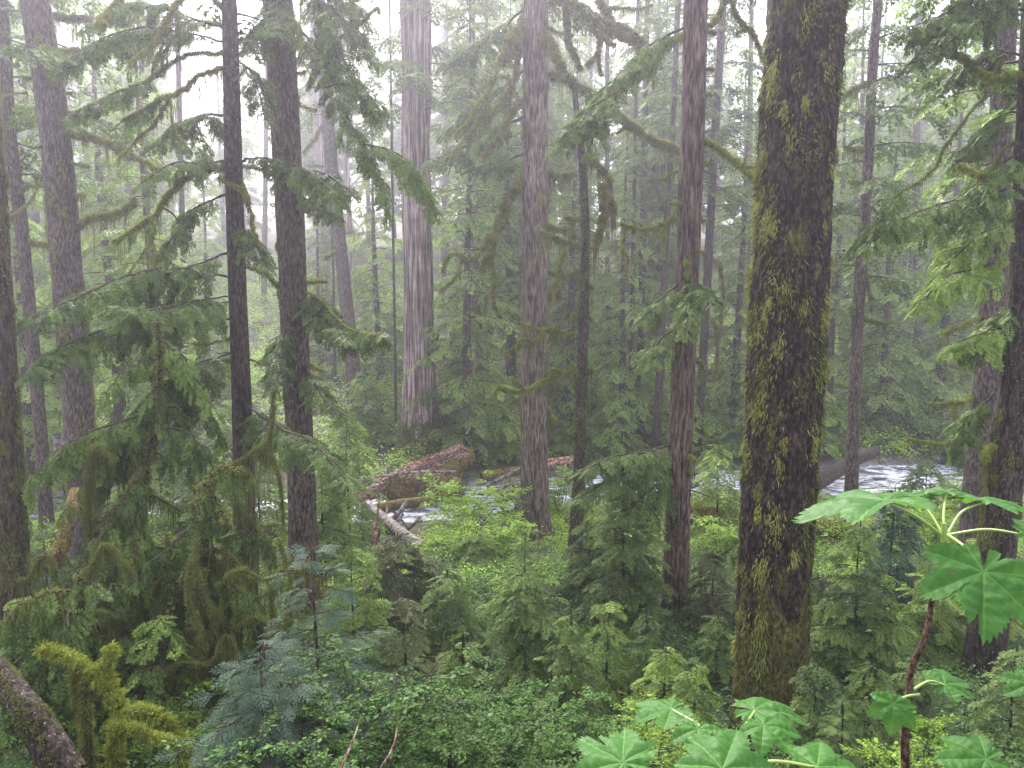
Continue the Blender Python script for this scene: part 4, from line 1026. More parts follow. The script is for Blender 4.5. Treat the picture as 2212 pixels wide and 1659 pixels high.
SAP = [
    (1135, 13.5, 1160, 150, 'young hemlock with a thin bare leader, bottom centre in front of the ridged trunk', 'needle', 34),
    (1345, 16.5, 1040, 120, 'dense dark young hemlock left of the reddish trunk foot', 'needle', 40),
    (1855, 13.0, 1125, 125, 'graceful layered young hemlock right of the thickest trunk', 'needle', 40),
    (1925, 15.5, 1055, 110, 'blue-green drooping young hemlock behind the layered one', 'needle_blue', 36),
    (2010, 13.8, 1230, 120, 'low pale young hemlock behind the thorny stem', 'needle_light', 30),
    (1445, 11.5, 1400, 100, 'pale yellowish young hemlock below the reddish trunk', 'needle_light', 26),
    (1315, 13.0, 1300, 90, 'soft pale young hemlock between the two bottom-centre young trees', 'needle_light', 24),
    (1590, 14.5, 1270, 80, 'olive brownish young hemlock between reddish and thickest trunks', 'needle_olive', 30),
    (755, 25.0, 880, 100, 'light young hemlock standing over the fallen logs left of the cedar', 'needle_light', 38),
    (700, 22.0, 960, 110, 'young hemlock spreading beside the flecked brown trunk foot', 'needle_light', 36),
    (860, 17.0, 1150, 140, 'olive green young hemlock below the driftwood pile', 'needle_olive', 34),
    (965, 15.0, 1230, 120, 'feathery green young hemlock left of the bottom-centre one', 'needle', 30),
    (1030, 21.0, 1150, 80, 'little hemlock in the bright shrubs before the ridged trunk', 'needle_light', 26),
    (1280, 18.0, 1120, 100, 'young dark hemlock at the foot of the dead snag', 'needle', 34),
    (1545, 24.0, 960, 100, 'drooping young hemlock right of the reddish trunk by the water', 'needle_light', 36),
    (1985, 11.0, 1440, 80, 'shaded young hemlock left of the right-edge trunk foot', 'needle', 28),
    (1770, 15.5, 1240, 90, 'small young hemlock close against the thickest trunk on its right', 'needle_olive', 28),
    (2215, 10.5, 1400, 80, 'young hemlock behind the big shiny leaf at the right edge', 'needle', 24),
    (95, 17.0, 1130, 110, 'shaded young hemlock beside the left-edge mossy trunk', 'needle', 30),
    (240, 22.0, 1080, 100, 'dull green young hemlock behind the moss-draped tree', 'needle', 34),
    (150, 29.0, 900, 110, 'young hemlock by the water left of the broad leaning trunk foot', 'needle_light', 34),
    (1990, 27.0, 985, 90, 'young hemlock on the near shore in front of the white water, right', 'needle', 30),
    (1340, 36.5, 880, 90, 'small hemlock on the far shore behind the snag', 'needle_light', 30),
    (1230, 38.0, 860, 80, 'small hemlock on the far shore just right of the ridged trunk', 'needle', 30),
    (1480, 38.0, 850, 90, 'far-shore young hemlock behind the reddish trunk', 'needle_light', 30),
    (1080, 37.5, 880, 90, 'pale far-shore young hemlock left of the ridged trunk', 'needle_light', 30),
    (800, 39.0, 800, 100, 'far-shore young hemlock just left of the cedar', 'needle_light', 34),
    (985, 39.0, 760, 90, 'far-shore young hemlock just right of the cedar', 'needle', 34),
    (1740, 39.0, 820, 120, 'full young hemlock on the far shore, right side of the thickest trunk', 'needle_light', 40),
    (2080, 38.0, 860, 110, 'full young hemlock overhanging the dark far bank at right', 'needle', 38),
    (1600, 37.5, 880, 70, 'young hemlock on far shore left side of the thickest trunk', 'needle', 30),
    (1235, 12.0, 1330, 110, 'fine grey-green young hemlock right beside the bottom-centre one', 'needle', 28),
    (870, 11.5, 1290, 150, 'spreading dull young hemlock over the huckleberry thicket', 'needle_olive', 34),
    (1000, 10.0, 1370, 110, 'small dark young hemlock in the huckleberry thicket', 'needle', 28),
    (1510, 10.5, 1440, 90, 'small young hemlock left of the thickest trunk foot', 'needle_light', 24),
    (1900, 10.0, 1430, 90, 'feathery young hemlock right of the layered one, lower down', 'needle', 28),
    (1780, 9.5, 1430, 80, 'short young hemlock touching the thickest trunk foot on its right', 'needle', 24),
    (60, 10.5, 1290, 160, 'flat-branched green young hemlock in front of the left-edge trunk', 'needle_light', 34),
    (330, 9.0, 1330, 170, 'flat-topped olive young hemlock behind the yellow mossy fork', 'needle_light', 32),
    (480, 12.5, 1230, 110, 'shady young hemlock under the arched mossy limb', 'needle', 28),
    (760, 15.0, 1180, 120, 'young hemlock right behind the wide-branched fir', 'needle_light', 34),
    (1640, 20.0, 1080, 80, 'young hemlock at the near shore hidden left of the thickest trunk', 'needle', 30),
    (2120, 16.0, 1160, 100, 'young hemlock behind the spiny shrub', 'needle_light', 30),
    (1700, 25.0, 1010, 100, 'near-shore young hemlock half behind the thickest trunk', 'needle_light', 30),
    (1555, 13.0, 1330, 75, 'short young hemlock between the reddish trunk foot and the thickest trunk', 'needle', 26),
    (1540, 16.0, 1190, 75, 'brownish young hemlock right against the reddish trunk, below the mossy log', 'needle_olive', 28),
    (1400, 13.0, 1330, 80, 'young hemlock just left of the reddish trunk foot', 'needle', 28),
    (565, 24.5, 985, 100, 'young hemlock between the slim dark and flecked brown trunks, by the water', 'needle_light', 32),
    (440, 25.0, 1000, 100, 'young hemlock by the water left of the slim dark trunk', 'needle', 32),
    (2075, 24.5, 1010, 80, 'bushy young hemlock left of the right-edge trunk by the water', 'needle_light', 30),
    (520, 36.0, 860, 90, 'young hemlock on far shore behind the slim dark trunk', 'needle_light', 30),
    (300, 37.0, 820, 100, 'young hemlock on far shore behind the moss-draped tree', 'needle', 30),
]
for i, (px, Y, ty, Rp, lb, mt, nb) in enumerate(SAP):
    sapling(px, Y, ty, Rp, lb, mt, seed=300 + i, nb=nb, fk=(.27 if Y < 15 else .36 if Y < 23 else .5), step=(.085 if Y < 15 else .11 if Y < 23 else .2), templ=FR_MID if Y < 23 else FR_LO)

# needle-like firs close by: sprays with real needles
def fir_template(seed):
    r = np.random.default_rng(seed); P, D, S = [], [], []
    def axis(o, ang, ln):
        n = int(ln * 34)
        for i in range(n):
            t = (i + .5) / n; q = o + np.array([math.cos(ang), math.sin(ang), 0]) * ln * t
            for sd in (-1, 1):
                a = ang + sd * r.uniform(.7, 1.2); l = .062 * (1.1 - .5 * t)
                P.append(q); D.append([math.cos(a) * l, math.sin(a) * l, r.uniform(-.01, .03)]); S.append([-math.sin(a) * .011, math.cos(a) * .011, 0])
    axis(np.zeros(3), 0, 1.0)
    for i in range(5):
        for sd in (-1, 1):
            t = .1 + i * .17; axis(np.array([t, 0, 0]), sd * r.uniform(.7, .95), (.48 * (1 - t) + .08))
    P, D, S = map(np.array, (P, D, S))
    V = np.stack([P, P + .5 * D + S, P + D, P + .5 * D - S], 1); V[..., 2] -= .15 * V[..., 0] ** 2 + .2 * V[..., 1] ** 2
    return V.astype(np.float32)
FIR = [fir_template(s) for s in (21, 22)]
sapling(678, 7.2, 1172, 190, 'dark blue-green young fir with wide flat branches, lower left of centre', 'needle_blue', seed=401, nb=40, fk=.22, step=.085, templ=FIR, base_frac=.35, droop=(-.05, .2), name='young_fir', rise=.1)
sapling(1838, 8.6, 1520, 85, 'small sharp-needled fir right of the thickest trunk foot', 'needle', seed=402, nb=20, fk=.16, step=.10, templ=FIR, base_frac=.15, droop=(-.05, .2), name='young_fir', rise=.2)
sapling(560, 5.6, 1395, 230, 'low dark fir whose long branches sweep over the bottom left', 'needle_blue', seed=403, nb=30, fk=.20, step=.08, templ=FIR, base_frac=.55, droop=(.0, .25), name='young_fir', rise=.1)

# the moss-draped tree in the left foreground
def draped(px, Y, top_py, Rpx, label, seed, nb, lean=.3):
    p = at(px, 1200, Y); x = p[0]; zb = gz(x, Y) - .1; H = at(px, top_py, Y)[2] - zb; R = px_size(Rpx, Y)
    root = empty('mossy_hemlock', (x, Y, zb), label, 'tree')
    rng = np.random.default_rng(seed)
    pz = np.linspace(0, H, 26); pp = np.stack([lean * (pz / H) ** 1.5 + .10 * np.sin(pz * 1.3), .1 * np.cos(pz), pz], -1)
    g = Geo(); g.tube(pp, np.linspace(.10, .015, 26), 10); tr = g.build('trunk', M['bark_dark'], root)
    mg = Geo(); moss_on(mg, pp, np.linspace(.10, .015, 26), rng, dens=900, ln=.06, wd=.010, strands=260, sl=.22); mg.build('moss', M['moss'], tr)
    fr, cg = Fronds(), Geo(); mm = Geo()
    for i in range(nb):
        u = (i + rng.random()) / nb; z = H * (.10 + .88 * u); q = 1 - u
        L = R * (.70 + .35 * q ** .6) * rng.uniform(.35, 1.25)
        o = np.array([np.interp(z, pz, pp[:, 0]), np.interp(z, pz, pp[:, 1]), z])
        path = bough_path(rng, o, i * 2.399 + rng.normal(0, .5), L, rng.uniform(-.2, .5), rng.uniform(.4, 1.3), 12)
        path[2:] += np.cumsum(rng.normal(0, .035, (10, 3)), 0)
        cg.tube(path, np.linspace(.022, .004, len(path)), 5, mat=1, cap=False)
        if rng.random() < .9: leafy(path, fr, cg, rng, t0=.15, spread=L * .45, fk=.24, step=.085, droop=1.7, tint=rng.normal(.35, .15), twr=.004)
        if rng.random() < .55: moss_on(mm, path, np.linspace(.035, .008, len(path)), rng, dens=330, ln=.045, wd=.009, strands=150, sl=.20)
    fr.into(cg, FR_MID, 0, rng)
    cg.build('crown', [M['needle'], M['twig']], root, smooth=False)
    mm.build('hanging_moss', M['moss'], root)
    return root
draped(300, 11.5, 690, 240, 'dark drooping hemlock draped in hanging moss, left foreground', 501, 36, .4)
draped(430, 10.0, 1010, 200, 'lower tangle of moss-hung hemlock before the slim dark trunk', 502, 30, .3)
draped(150, 9.0, 1230, 190, 'low mossy hemlock spreading under the left-edge trunk', 503, 22, .2)
# ------------------------------------------------------------------ undergrowth
def shrub_leaves(g, c, r, h, n, size, rng, tint=.5, mat=0):
    """flattened tiers of small leaves round c"""
    th = rng.uniform(0, 6.28, n); rr = r * np.sqrt(rng.uniform(0, 1, n)); u = rng.uniform(0, 1, n) ** .6
    z = h * u * (1 - .35 * (rr / r) ** 2)
    z = np.round(z / (h * .16)) * h * .16 + rng.normal(0, h * .03, n)
    P = c + np.stack([rr * np.cos(th), rr * np.sin(th), z], -1)
    a = th + rng.normal(0, 1.0, n)
    D = np.stack([np.cos(a), np.sin(a), rng.normal(-.15, .3, n)], -1) * (size * rng.uniform(.6, 1.3, n))[:, None]
    S = nrm(np.cross(D, np.array([0, 0, 1.]) + rng.normal(0, .45, (n, 3)))) * (np.linalg.norm(D, axis=1) * .30)[:, None]
    g.kites(P, D, S, mat, np.clip(tint + rng.normal(0, .26, n), 0, 1), mid=.5)

def shrub(px, Y, top_py, Rpx, n, size, label, mat='leaf_bright', seed=1, name='huckleberry_shrub', tint=.5):
    rng = np.random.default_rng(seed); p = at(px, 1200, Y); x = p[0]; zb = gz(x, Y) - .03
    H = at(px, top_py, Y)[2] - zb; R = px_size(Rpx, Y)
    root = empty(name, (x, Y, zb), label, 'shrub')
    sg, lg = Geo(), Geo(); k = 16
    for i in range(k):
        a = rng.uniform(0, 6.28); l = R * rng.uniform(.35, 1.0); hh = H * rng.uniform(.6, 1.0) * (1 - .3 * (l / R) ** 2)
        t = np.linspace(0, 1, 8)[:, None]
        e = np.array([math.cos(a) * l, math.sin(a) * l, hh]); path = t * e + np.sin(t * 3.14) * np.array([0, 0, .15 * hh]) + rng.normal(0, .015 * H, (8, 3)) * t
        sg.tube(path, np.linspace(.012, .003, 8), 4)
        for j in range(7):
            b = path[rng.integers(3, 8)]; a2 = rng.uniform(0, 6.28); d = np.array([math.cos(a2), math.sin(a2), rng.uniform(-.1, .5)]) * R * rng.uniform(.2, .45)
            tw = np.array([b, b + d * .5 + np.array([0, 0, .02]), b + d]); sg.tube(tw, np.array([.005, .003, .0015]), 3, cap=False)
            m = max(4, n // (k * 7)); u = rng.uniform(.1, 1.05, m)[:, None]
            P = b + d * u + rng.normal(0, size * .9, (m, 3)) * np.array([1, 1, .35])
            aa = a2 + rng.choice([-1, 1], m) * rng.uniform(.4, 1.3, m)
            D = np.stack([np.cos(aa), np.sin(aa), rng.normal(-.1, .25, m)], -1) * (size * rng.uniform(.5, 1.2, m) * (1 + .9 * (rng.random(m) < .15)))[:, None]
            S = nrm(np.cross(D, np.array([0, 0, 1.]) + rng.normal(0, .35, (m, 3)))) * (np.linalg.norm(D, axis=1) * .28)[:, None]
            lg.kites(P, D, S, 0, np.clip(tint + rng.normal(0, .28, m), 0, 1), mid=.45)
    sg.build('stem', M['thorn_stem'] if mat == 'x' else M['twig'], root); lg.build('foliage', M[mat], root, smooth=False)
    return root

def scatter(name, label, mat, x0, x1, y0, y1, n, size, hh, rr, nl, seed, test=None, tint=.5, thr=.40):
    rng = np.random.default_rng(seed); g = Geo()
    xs = rng.uniform(x0, x1, n); ys = rng.uniform(y0, y1, n)
    keep = np.abs(xs) < ys * .72 + 2.5
    d = ys - creek_y(xs)
    keep &= np.abs(d) > 2.9
    cl = fbm(np.stack([xs * .35, ys * .35, 0 * xs + seed], -1), 3)
    keep &= cl > thr
    if test is not None: keep &= test(xs, ys, d)
    xs, ys = xs[keep], ys[keep]; zs = ground(xs, ys)
    t2 = fbm(np.stack([xs * .25, ys * .25, 0 * xs + 9], -1), 3)
    for x, y, z, q in zip(xs, ys, zs, t2):
        k = rng.uniform(.5, 1.25)
        shrub_leaves(g, np.array([x, y, z]), rr * k, hh * k, nl, size, rng, tint + (q - .5) * 1.2)
    return tag(g.build(name, M[mat], smooth=False), label, 'undergrowth', None, 'stuff')
scatter('undergrowth', 'bright green leafy undergrowth carpeting the bank beyond the creek', 'leaf_bright', -45, 55, 33, 78, 7000, .13, 1.1, .75, 75, 31, lambda x, y, d: d > 3.0, tint=.6, thr=.36)
scatter('undergrowth', 'light green low shrubs and forbs along the near shore of the creek', 'leaf_bright', -20, 24, 18, 33, 2400, .080, .50, .5, 90, 32, lambda x, y, d: (d < -2.9) & ~((x > -5.4) & (x < -2.8) & (y > 22.5)), tint=.45, thr=.36)
scatter('undergrowth', 'shaded small-leaved plants covering the slope below the viewpoint', 'floor_leaf', -13, 14, 5.5, 22, 5200, .060, .50, .42, 110, 33, tint=.24, thr=.36)

shrub(1010, 24.5, 1015, 130, 5200, .085, 'bright lime green shrub by the driftwood, left of the ridged trunk', 'leaf_bright', 61, tint=.72)
shrub(1000, 22.5, 1135, 90, 4200, .080, 'lower bright green shrub just below the driftwood pile', 'leaf_bright', 62, tint=.6)
shrub(1080, 22.0, 1120, 100, 4000, .080, 'yellow-green shrub touching the ridged trunk foot', 'leaf_bright', 63, tint=.65)
shrub(1210, 28.0, 1000, 50, 1800, .09, 'small bright shrub right of the ridged trunk over the stream', 'leaf_bright', 64, tint=.75)
shrub(800, 19.5, 1215, 110, 3600, .075, 'mid-green shrub under the fallen pale pole', 'leaf_bright', 65, tint=.4)
shrub(1560, 21.0, 1110, 90, 3000, .075, 'bright shrub in front of the long mossy log', 'leaf_bright', 66, tint=.45)
shrub(2010, 22.0, 1085, 130, 4200, .075, 'light green shrub below the white water at right', 'leaf_bright', 67, tint=.5)
shrub(1820, 22.5, 1090, 70, 2000, .075, 'light shrub at the foot of the slender lichened trunk', 'leaf_bright', 68, tint=.45)
shrub(760, 5.6, 1370, 330, 20000, .032, 'dark leafy huckleberry thicket filling the bottom left of centre', 'leaf_dark', 71, tint=.26)
shrub(960, 6.4, 1400, 260, 18000, .034, 'dark huckleberry thicket at the bottom centre', 'leaf_dark', 72, tint=.24)
shrub(600, 4.7, 1540, 300, 12000, .027, 'huckleberry twigs with blue-green leaves at the lower edge, left of centre', 'leaf_dark', 73, tint=.3)
shrub(1120, 8.4, 1450, 170, 11000, .038, 'green leafy shrub under the bottom-centre young hemlock', 'leaf_dark', 74, tint=.6)
shrub(1270, 9.6, 1500, 170, 10000, .040, 'mossy green shrub behind the large palmate leaf at bottom centre', 'leaf_dark', 75, tint=.45)
shrub(2030, 7.4, 1560, 170, 8000, .036, 'fine leafy shrub at the bottom right before the right-edge trunk', 'leaf_bright', 76, tint=.3)
shrub(1430, 9.0, 1520, 110, 5000, .040, 'thin green shrub behind the bottom palmate leaves', 'leaf_bright', 77, tint=.25)
shrub(100, 8.5, 1370, 220, 12000, .038, 'olive leafy shrub behind the yellow mossy fork', 'leaf_dark', 78, tint=.55)
shrub(330, 8.8, 1470, 200, 11000, .038, 'green leafy plants under the mossy arch', 'leaf_bright', 79, tint=.2)

shrub(620, 25.0, 1055, 90, 2600, .080, 'bright shrub by the water between slim dark and flecked trunks', 'leaf_bright', 81, tint=.5)
shrub(715, 25.5, 1065, 80, 2400, .080, 'light shrub right of the flecked trunk near the water', 'leaf_bright', 82, tint=.55)
shrub(470, 25.0, 1070, 90, 2400, .080, 'light shrub left of the slim dark trunk near the water', 'leaf_bright', 83, tint=.5)
shrub(1120, 29.0, 1040, 50, 1600, .085, 'shrub leaning over the water behind the ridged trunk', 'leaf_bright', 84, tint=.55)
shrub(1400, 27.0, 1060, 70, 2200, .085, 'shrub on the shore between dead snag and reddish trunk', 'leaf_bright', 85, tint=.4)
shrub(1700, 27.5, 1040, 60, 1800, .085, 'shrub on the shore hidden behind the thickest trunk edge', 'leaf_bright', 87, tint=.45)
shrub(1540, 27.0, 1050, 60, 1800, .085, 'shrub on the shore right of the reddish trunk', 'leaf_bright', 88, tint=.5)
shrub(1960, 26.0, 1070, 80, 2200, .085, 'shrub on the shore below the whitest water at right', 'leaf_bright', 86, tint=.45)
# sword ferns: a rosette of arching fronds
def fern_mesh(seed):
    rng = np.random.default_rng(seed); root = empty('sword_fern', (0, 0, -400), 'x', 'fern'); g = Geo()
    for i in range(15):
        az = i * 2.399; L = rng.uniform(.45, .85); t = np.linspace(0, 1, 22); h = np.array([math.cos(az), math.sin(az), 0]); sd_ = np.array([-h[1], h[0], 0])
        p = np.outer(t * L, h) + np.outer(L * (1.1 * t - 1.25 * t * t) * rng.uniform(.7, 1.1), [0, 0, 1.]); T = nrm(np.gradient(p, axis=0))
        w = .10 * np.sin(np.clip(t * 1.08 + .06, 0, 1) * 3.14) ** .6 * L / .65
        for sg in (-1, 1):
            D = (sd_ * sg + T * .25 + np.array([0, 0, -.15])) * w[:, None]; g.kites(p, D, T * .011, 0, np.clip(rng.normal(.45, .2, 22), 0, 1), mid=.3)
    g.build('fronds', M['floor_leaf'], root, smooth=False); return root
_fern = fern_mesh(5); _ff = random.Random(8); _n = 0
while _n < 46:
    y = _ff.uniform(7.5, 24); x = _ff.uniform(-.62, .62) * y
    if abs(x) > 12: continue
    o = _fern if _n == 0 else copy_thing(_fern, (0, 0, 0), 0, 1, 'x'); o.location = (x, y, gz(x, y) + .02); o.rotation_euler = (0, 0, _ff.uniform(0, 6.28)); k = _ff.uniform(.8, 1.5); o.scale = (k, k, k)
    lf = min(LAND, key=lambda q: abs(q[0] - proj((x, y, 1.5))[0]))[1]; o['label'] = 'sword fern growing among low shrubs near the ' + lf; o['group'] = 'sword ferns near the ' + lf; _n += 1

# ------------------------------------------------------------------ fallen wood, rocks
def on_ground(px, py, h):
    for Y in np.arange(5, 60, .1):
        p = at(px, py, Y)
        if p[2] < gz(p[0], p[1]) + h: return float(Y)
    return 30.
def log(name, label, pts, r0, r1, mat, cat='log', sag=0, seed=0, seg=16, mossk=0, mname='moss', rough=.12, ridge=.05):
    P = [at(x, y, Y) for x, y, Y in pts]; path = smooth_path(P, max(10, len(P) * 8))
    rad = np.linspace(r0, r1, len(path)); g = Geo(); c0 = path[0].copy()
    def disp(a, s):
        return 1 + rough * 2 * (fbm(np.stack([np.cos(a) * 1.5 + seed, np.sin(a) * 1.5, s * .9], -1), 3) - .5) + ridge * 2 * (fbm(np.stack([np.cos(a) * 6 + seed, np.sin(a) * 6, s * .5], -1), 2) - .5)
    g.tube(path - c0, rad, seg, disp=disp)
    o = g.build(name, M[mat], loc=c0); tag(o, label, cat)
    if mossk:
        mg = Geo(); moss_on(mg, path - c0, rad, np.random.default_rng(seed), dens=mossk * (1 if pts[0][2] > 8 else 5), ln=(.05 + r0 * .15) * (1 if pts[0][2] > 8 else .4), wd=.014 * (1 if pts[0][2] > 8 else .35), strands=mossk * .12, sl=.2, topness=.9)
        mg.build('moss', M[mname], o)
    return o
_lg = log('fallen_log', 'split red-brown log slanting down from the cedar foot', [(1000, 980, 34.2), (930, 1008, 33), (870, 1030, 32), (810, 1062, 31), (735, 1085, 29.8)], .46, .20, 'log_red', seed=3, ridge=.22, rough=.2, seg=26)
_sr = np.random.default_rng(12); _sg = Geo(); _c = np.array(_lg.location); _sp = smooth_path([at(1005, 978, 33.8), at(930, 1003, 32.6), at(870, 1026, 31.6), at(810, 1058, 30.7), at(735, 1082, 29.6)], 30) - _c
for i in range(46):
    k0 = _sr.integers(0, 22); k1 = min(29, k0 + _sr.integers(4, 10)); off = np.array([_sr.normal(0, .10), _sr.normal(-.12, .12), _sr.uniform(-.15, .36)])
    pth = _sp[k0:k1] + off; pth[-1] += _sr.normal(0, .06, 3); _sg.tube(pth, np.linspace(_sr.uniform(.02, .06), .008, len(pth)), 4)
_sg.build('splinters', M['log_red'], _lg)
log('fallen_log', 'mossy fallen log lying beside the split red one, right end upturned', [(1012, 985, 34.4), (960, 1015, 33.3), (915, 1040, 32.3)], .46, .42, 'log_moss', seed=4, mossk=90)
log('dead_pole', 'thin white dead pole lying across the root mass', [(775, 1036, 30.4), (830, 1028, 30.3), (900, 1020, 30.3), (985, 1019, 30.6)], .045, .06, 'log_grey', seed=5, cat='pole')
log('fallen_log', 'bleached log pointing down to the water through the driftwood', [(793, 1088, 27.4), (835, 1125, 25.9), (880, 1162, 24.0), (915, 1185, 23.0)], .15, .22, 'log_grey', seed=6)
log('fallen_log', 'dark mossy log above the driftwood hollow', [(780, 1106, 27.6), (850, 1092, 27.8), (935, 1080, 28.2)], .20, .18, 'log_moss', seed=7, mossk=60)
log('dead_pole', 'grey dead pole rising right between shrubs to the ridged trunk', [(1050, 1050, 28.5), (1090, 1030, 28.6), (1125, 1012, 28.8)], .09, .06, 'log_grey', seed=8, cat='pole')
log('fallen_log', 'long orange-green mossy log across the near shore behind the thickest trunk', [(1490, 1110, 24.5), (1570, 1125, 24), (1680, 1135, 23.6), (1760, 1140, 23.4), (1860, 1158, 23.2)], .34, .24, 'log_moss', seed=9, mossk=420, mname='moss_yellow')
log('fallen_log', 'dark log dipping into the white water right of the thickest trunk', [(1755, 1050, 32.6), (1800, 1022, 33.6), (1850, 992, 35), (1890, 975, 36)], .34, .26, 'bark_dark', seed=10)
log('fallen_log', 'red-streaked mossy log leaning between the two left trunks', [(104, 1232, 15.5), (128, 1190, 15.8), (147, 1130, 16.2), (163, 1060, 17)], .17, .12, 'log_moss', seed=11, mossk=60)
log('fallen_log', 'thick dark mossy log rising right under the draped tree', [(150, 1345, 10.8), (200, 1312, 11), (245, 1278, 11.2), (292, 1240, 11.6)], .14, .19, 'log_moss', seed=12, mossk=700)
log('dead_pole', 'thin upright dead stick beside the mossy log at left', [(193, 1310, 11.1), (200, 1240, 11.1), (211, 1150, 11.1)], .05, .04, 'bark_dark', cat='pole', seed=13)
log('fallen_log', 'yellow mossy stick stretching from the left-edge trunk', [(48, 1356, 10.6), (100, 1342, 10.7), (165, 1332, 10.8)], .07, .06, 'log_moss', seed=14, mossk=700, mname='moss_yellow')
log('leaning_log', 'dark barky log leaning out of the bottom-left corner', [(-20, 1440, 6.2), (30, 1500, 6.0), (75, 1560, 5.8), (150, 1680, 5.6)], .10, .13, 'bark_dark', seed=15, mossk=1100, rough=.2, ridge=.12)
log('fallen_log', 'reddish debris log by the water at far left', [(70, 1215, 26.5), (110, 1180, 26.5), (150, 1150, 27)], .30, .2, 'log_red', seed=16)
log('fallen_log', 'short dark log on the far bank right of the ridged trunk', [(1150, 1008, 34.8), (1200, 1000, 34.8), (1245, 995, 34.8)], .26, .24, 'log_red', seed=17)
log('fallen_log', 'mossy log on the far bank left of the ridged trunk', [(1040, 1030, 32.6), (1090, 1022, 33), (1130, 1015, 33.4)], .22, .2, 'log_moss', seed=18, mossk=90)
log('leaning_log', 'dark red log leaning from behind the cedar', [(925, 770, 40), (945, 815, 39.6), (968, 850, 39.2), (985, 872, 39)], .30, .24, 'log_red', seed=19)
log('dead_pole', 'pale stump wood low at left behind the leaning trunk', [(126, 940, 24), (132, 975, 24), (137, 1000, 24)], .16, .20, 'log_grey', cat='stump', seed=20)
# dark hollow stump behind the cedar
_st = empty('hollow_stump', Vector(at(960, 806, 43)), 'dark hollow stump shrouded by branches right behind the cedar', 'stump')
for k_, (dx, h_, r_) in enumerate(((-.55, 2.2, .30), (-.1, 1.9, .34), (.38, 2.3, .28), (.8, 1.5, .22))):
    g_ = Geo(); pz = np.linspace(-.8, h_, 10); g_.tube(np.stack([dx + .05 * pz, .15 * np.sin(pz + k_), pz], -1), np.linspace(r_, r_ * .6, 10), 12, disp=lambda a, s: .8 + .5 * fbm(np.stack([np.cos(a) * 3, np.sin(a) * 3, s], -1), 3)); g_.build('shard', M['bark_dark'], _st)
# root mass under the pole
_rr = np.random.default_rng(88)
_rm = empty('upturned_roots', Vector(at(890, 1060, 30.6)), 'hanging brown roots and moss under the thin white pole', 'roots')
_rg = Geo(); _b0 = at(890, 1060, 30.6)
for i in range(90):
    x = _rr.uniform(835, 1000); a = at(x, 1022 + _rr.uniform(0, 10), 30.9 + _rr.uniform(-.3, .6)); l = _rr.uniform(.4, 1.25)
    t = np.linspace(0, 1, 9)[:, None]; p = a + t * np.array([_rr.normal(0, .18), _rr.normal(0, .2), -l]) + np.sin(t * 3 + i) * _rr.normal(0, .08, 3)
    _rg.tube(p - _b0, np.linspace(_rr.uniform(.015, .045), .008, 9), 5, cap=False)
_rg.build('roots', M['root'], _rm)
_rg = Geo(); V_ = smooth_path([at(835, 1052, 31.3), at(900, 1050, 31.2), at(1000, 1050, 31.3)], 14) - _b0
_rg.tube(V_, np.r_[.2, np.full(12, .5), .3], 18, disp=lambda a, s: .7 + .6 * fbm(np.stack([np.cos(a) * 2, np.sin(a) * 2, s * 2], -1), 4)); _rg.build('soil', M['root'], _rm)
_mg = Geo(); moss_on(_mg, V_, np.full(14, .5), _rr, dens=700, ln=.14, wd=.018, strands=500, sl=.4); _mg.build('moss', M['moss'], _rm)
# driftwood sticks, each its own
DS = [(805, 1150, 818, 1085), (820, 1140, 838, 1092), (842, 1128, 878, 1085), (815, 1170, 818, 1120), (800, 1118, 850, 1100), (835, 1150, 870, 1110), (850, 1105, 880, 1140), (870, 1150, 905, 1118), (805, 1185, 812, 1125), (900, 1100, 935, 1088),
      (1060, 1062, 1110, 1040), (1085, 1070, 1125, 1050), (1100, 1040, 1120, 1064), (1070, 1080, 1130, 1072), (790, 1095, 830, 1120), (825, 1175, 860, 1150)]
WH = ['lowest, leftmost', 'thin orange', 'broad purple-grey curved plank of', 'upright', 'flat-lying', 'middle crossing', 'short down-slanting', 'right rising', 'steepest', 'far right short', 'long pale one beside ridged trunk in', 'second long one near the ridged trunk in', 'short crossing one near the ridged trunk in', 'level one near the ridged trunk in', 'upper left slanting', 'bottom right']
for i, (x0, y0, x1, y1) in enumerate(DS):
    Y = on_ground((x0 + x1) / 2, max(y0, y1), .05) + .2; Y = min(Y, 27.8); r = .13 if i == 2 else .05 + .02 * (i % 3)
    o = log('driftwood_stick', WH[i] + ' stick of the driftwood jam', [(x0, y0, Y - .2), ((x0 + x1) / 2 + 3, (y0 + y1) / 2 + 2, Y), (x1, y1, Y + .3)], r, r * .6, ('log_red', 'log_grey', 'log_grey', 'root')[i % 4] if i != 2 else 'log_grey', cat='driftwood', seed=30 + i, seg=9)
    o['group'] = 'driftwood jam'
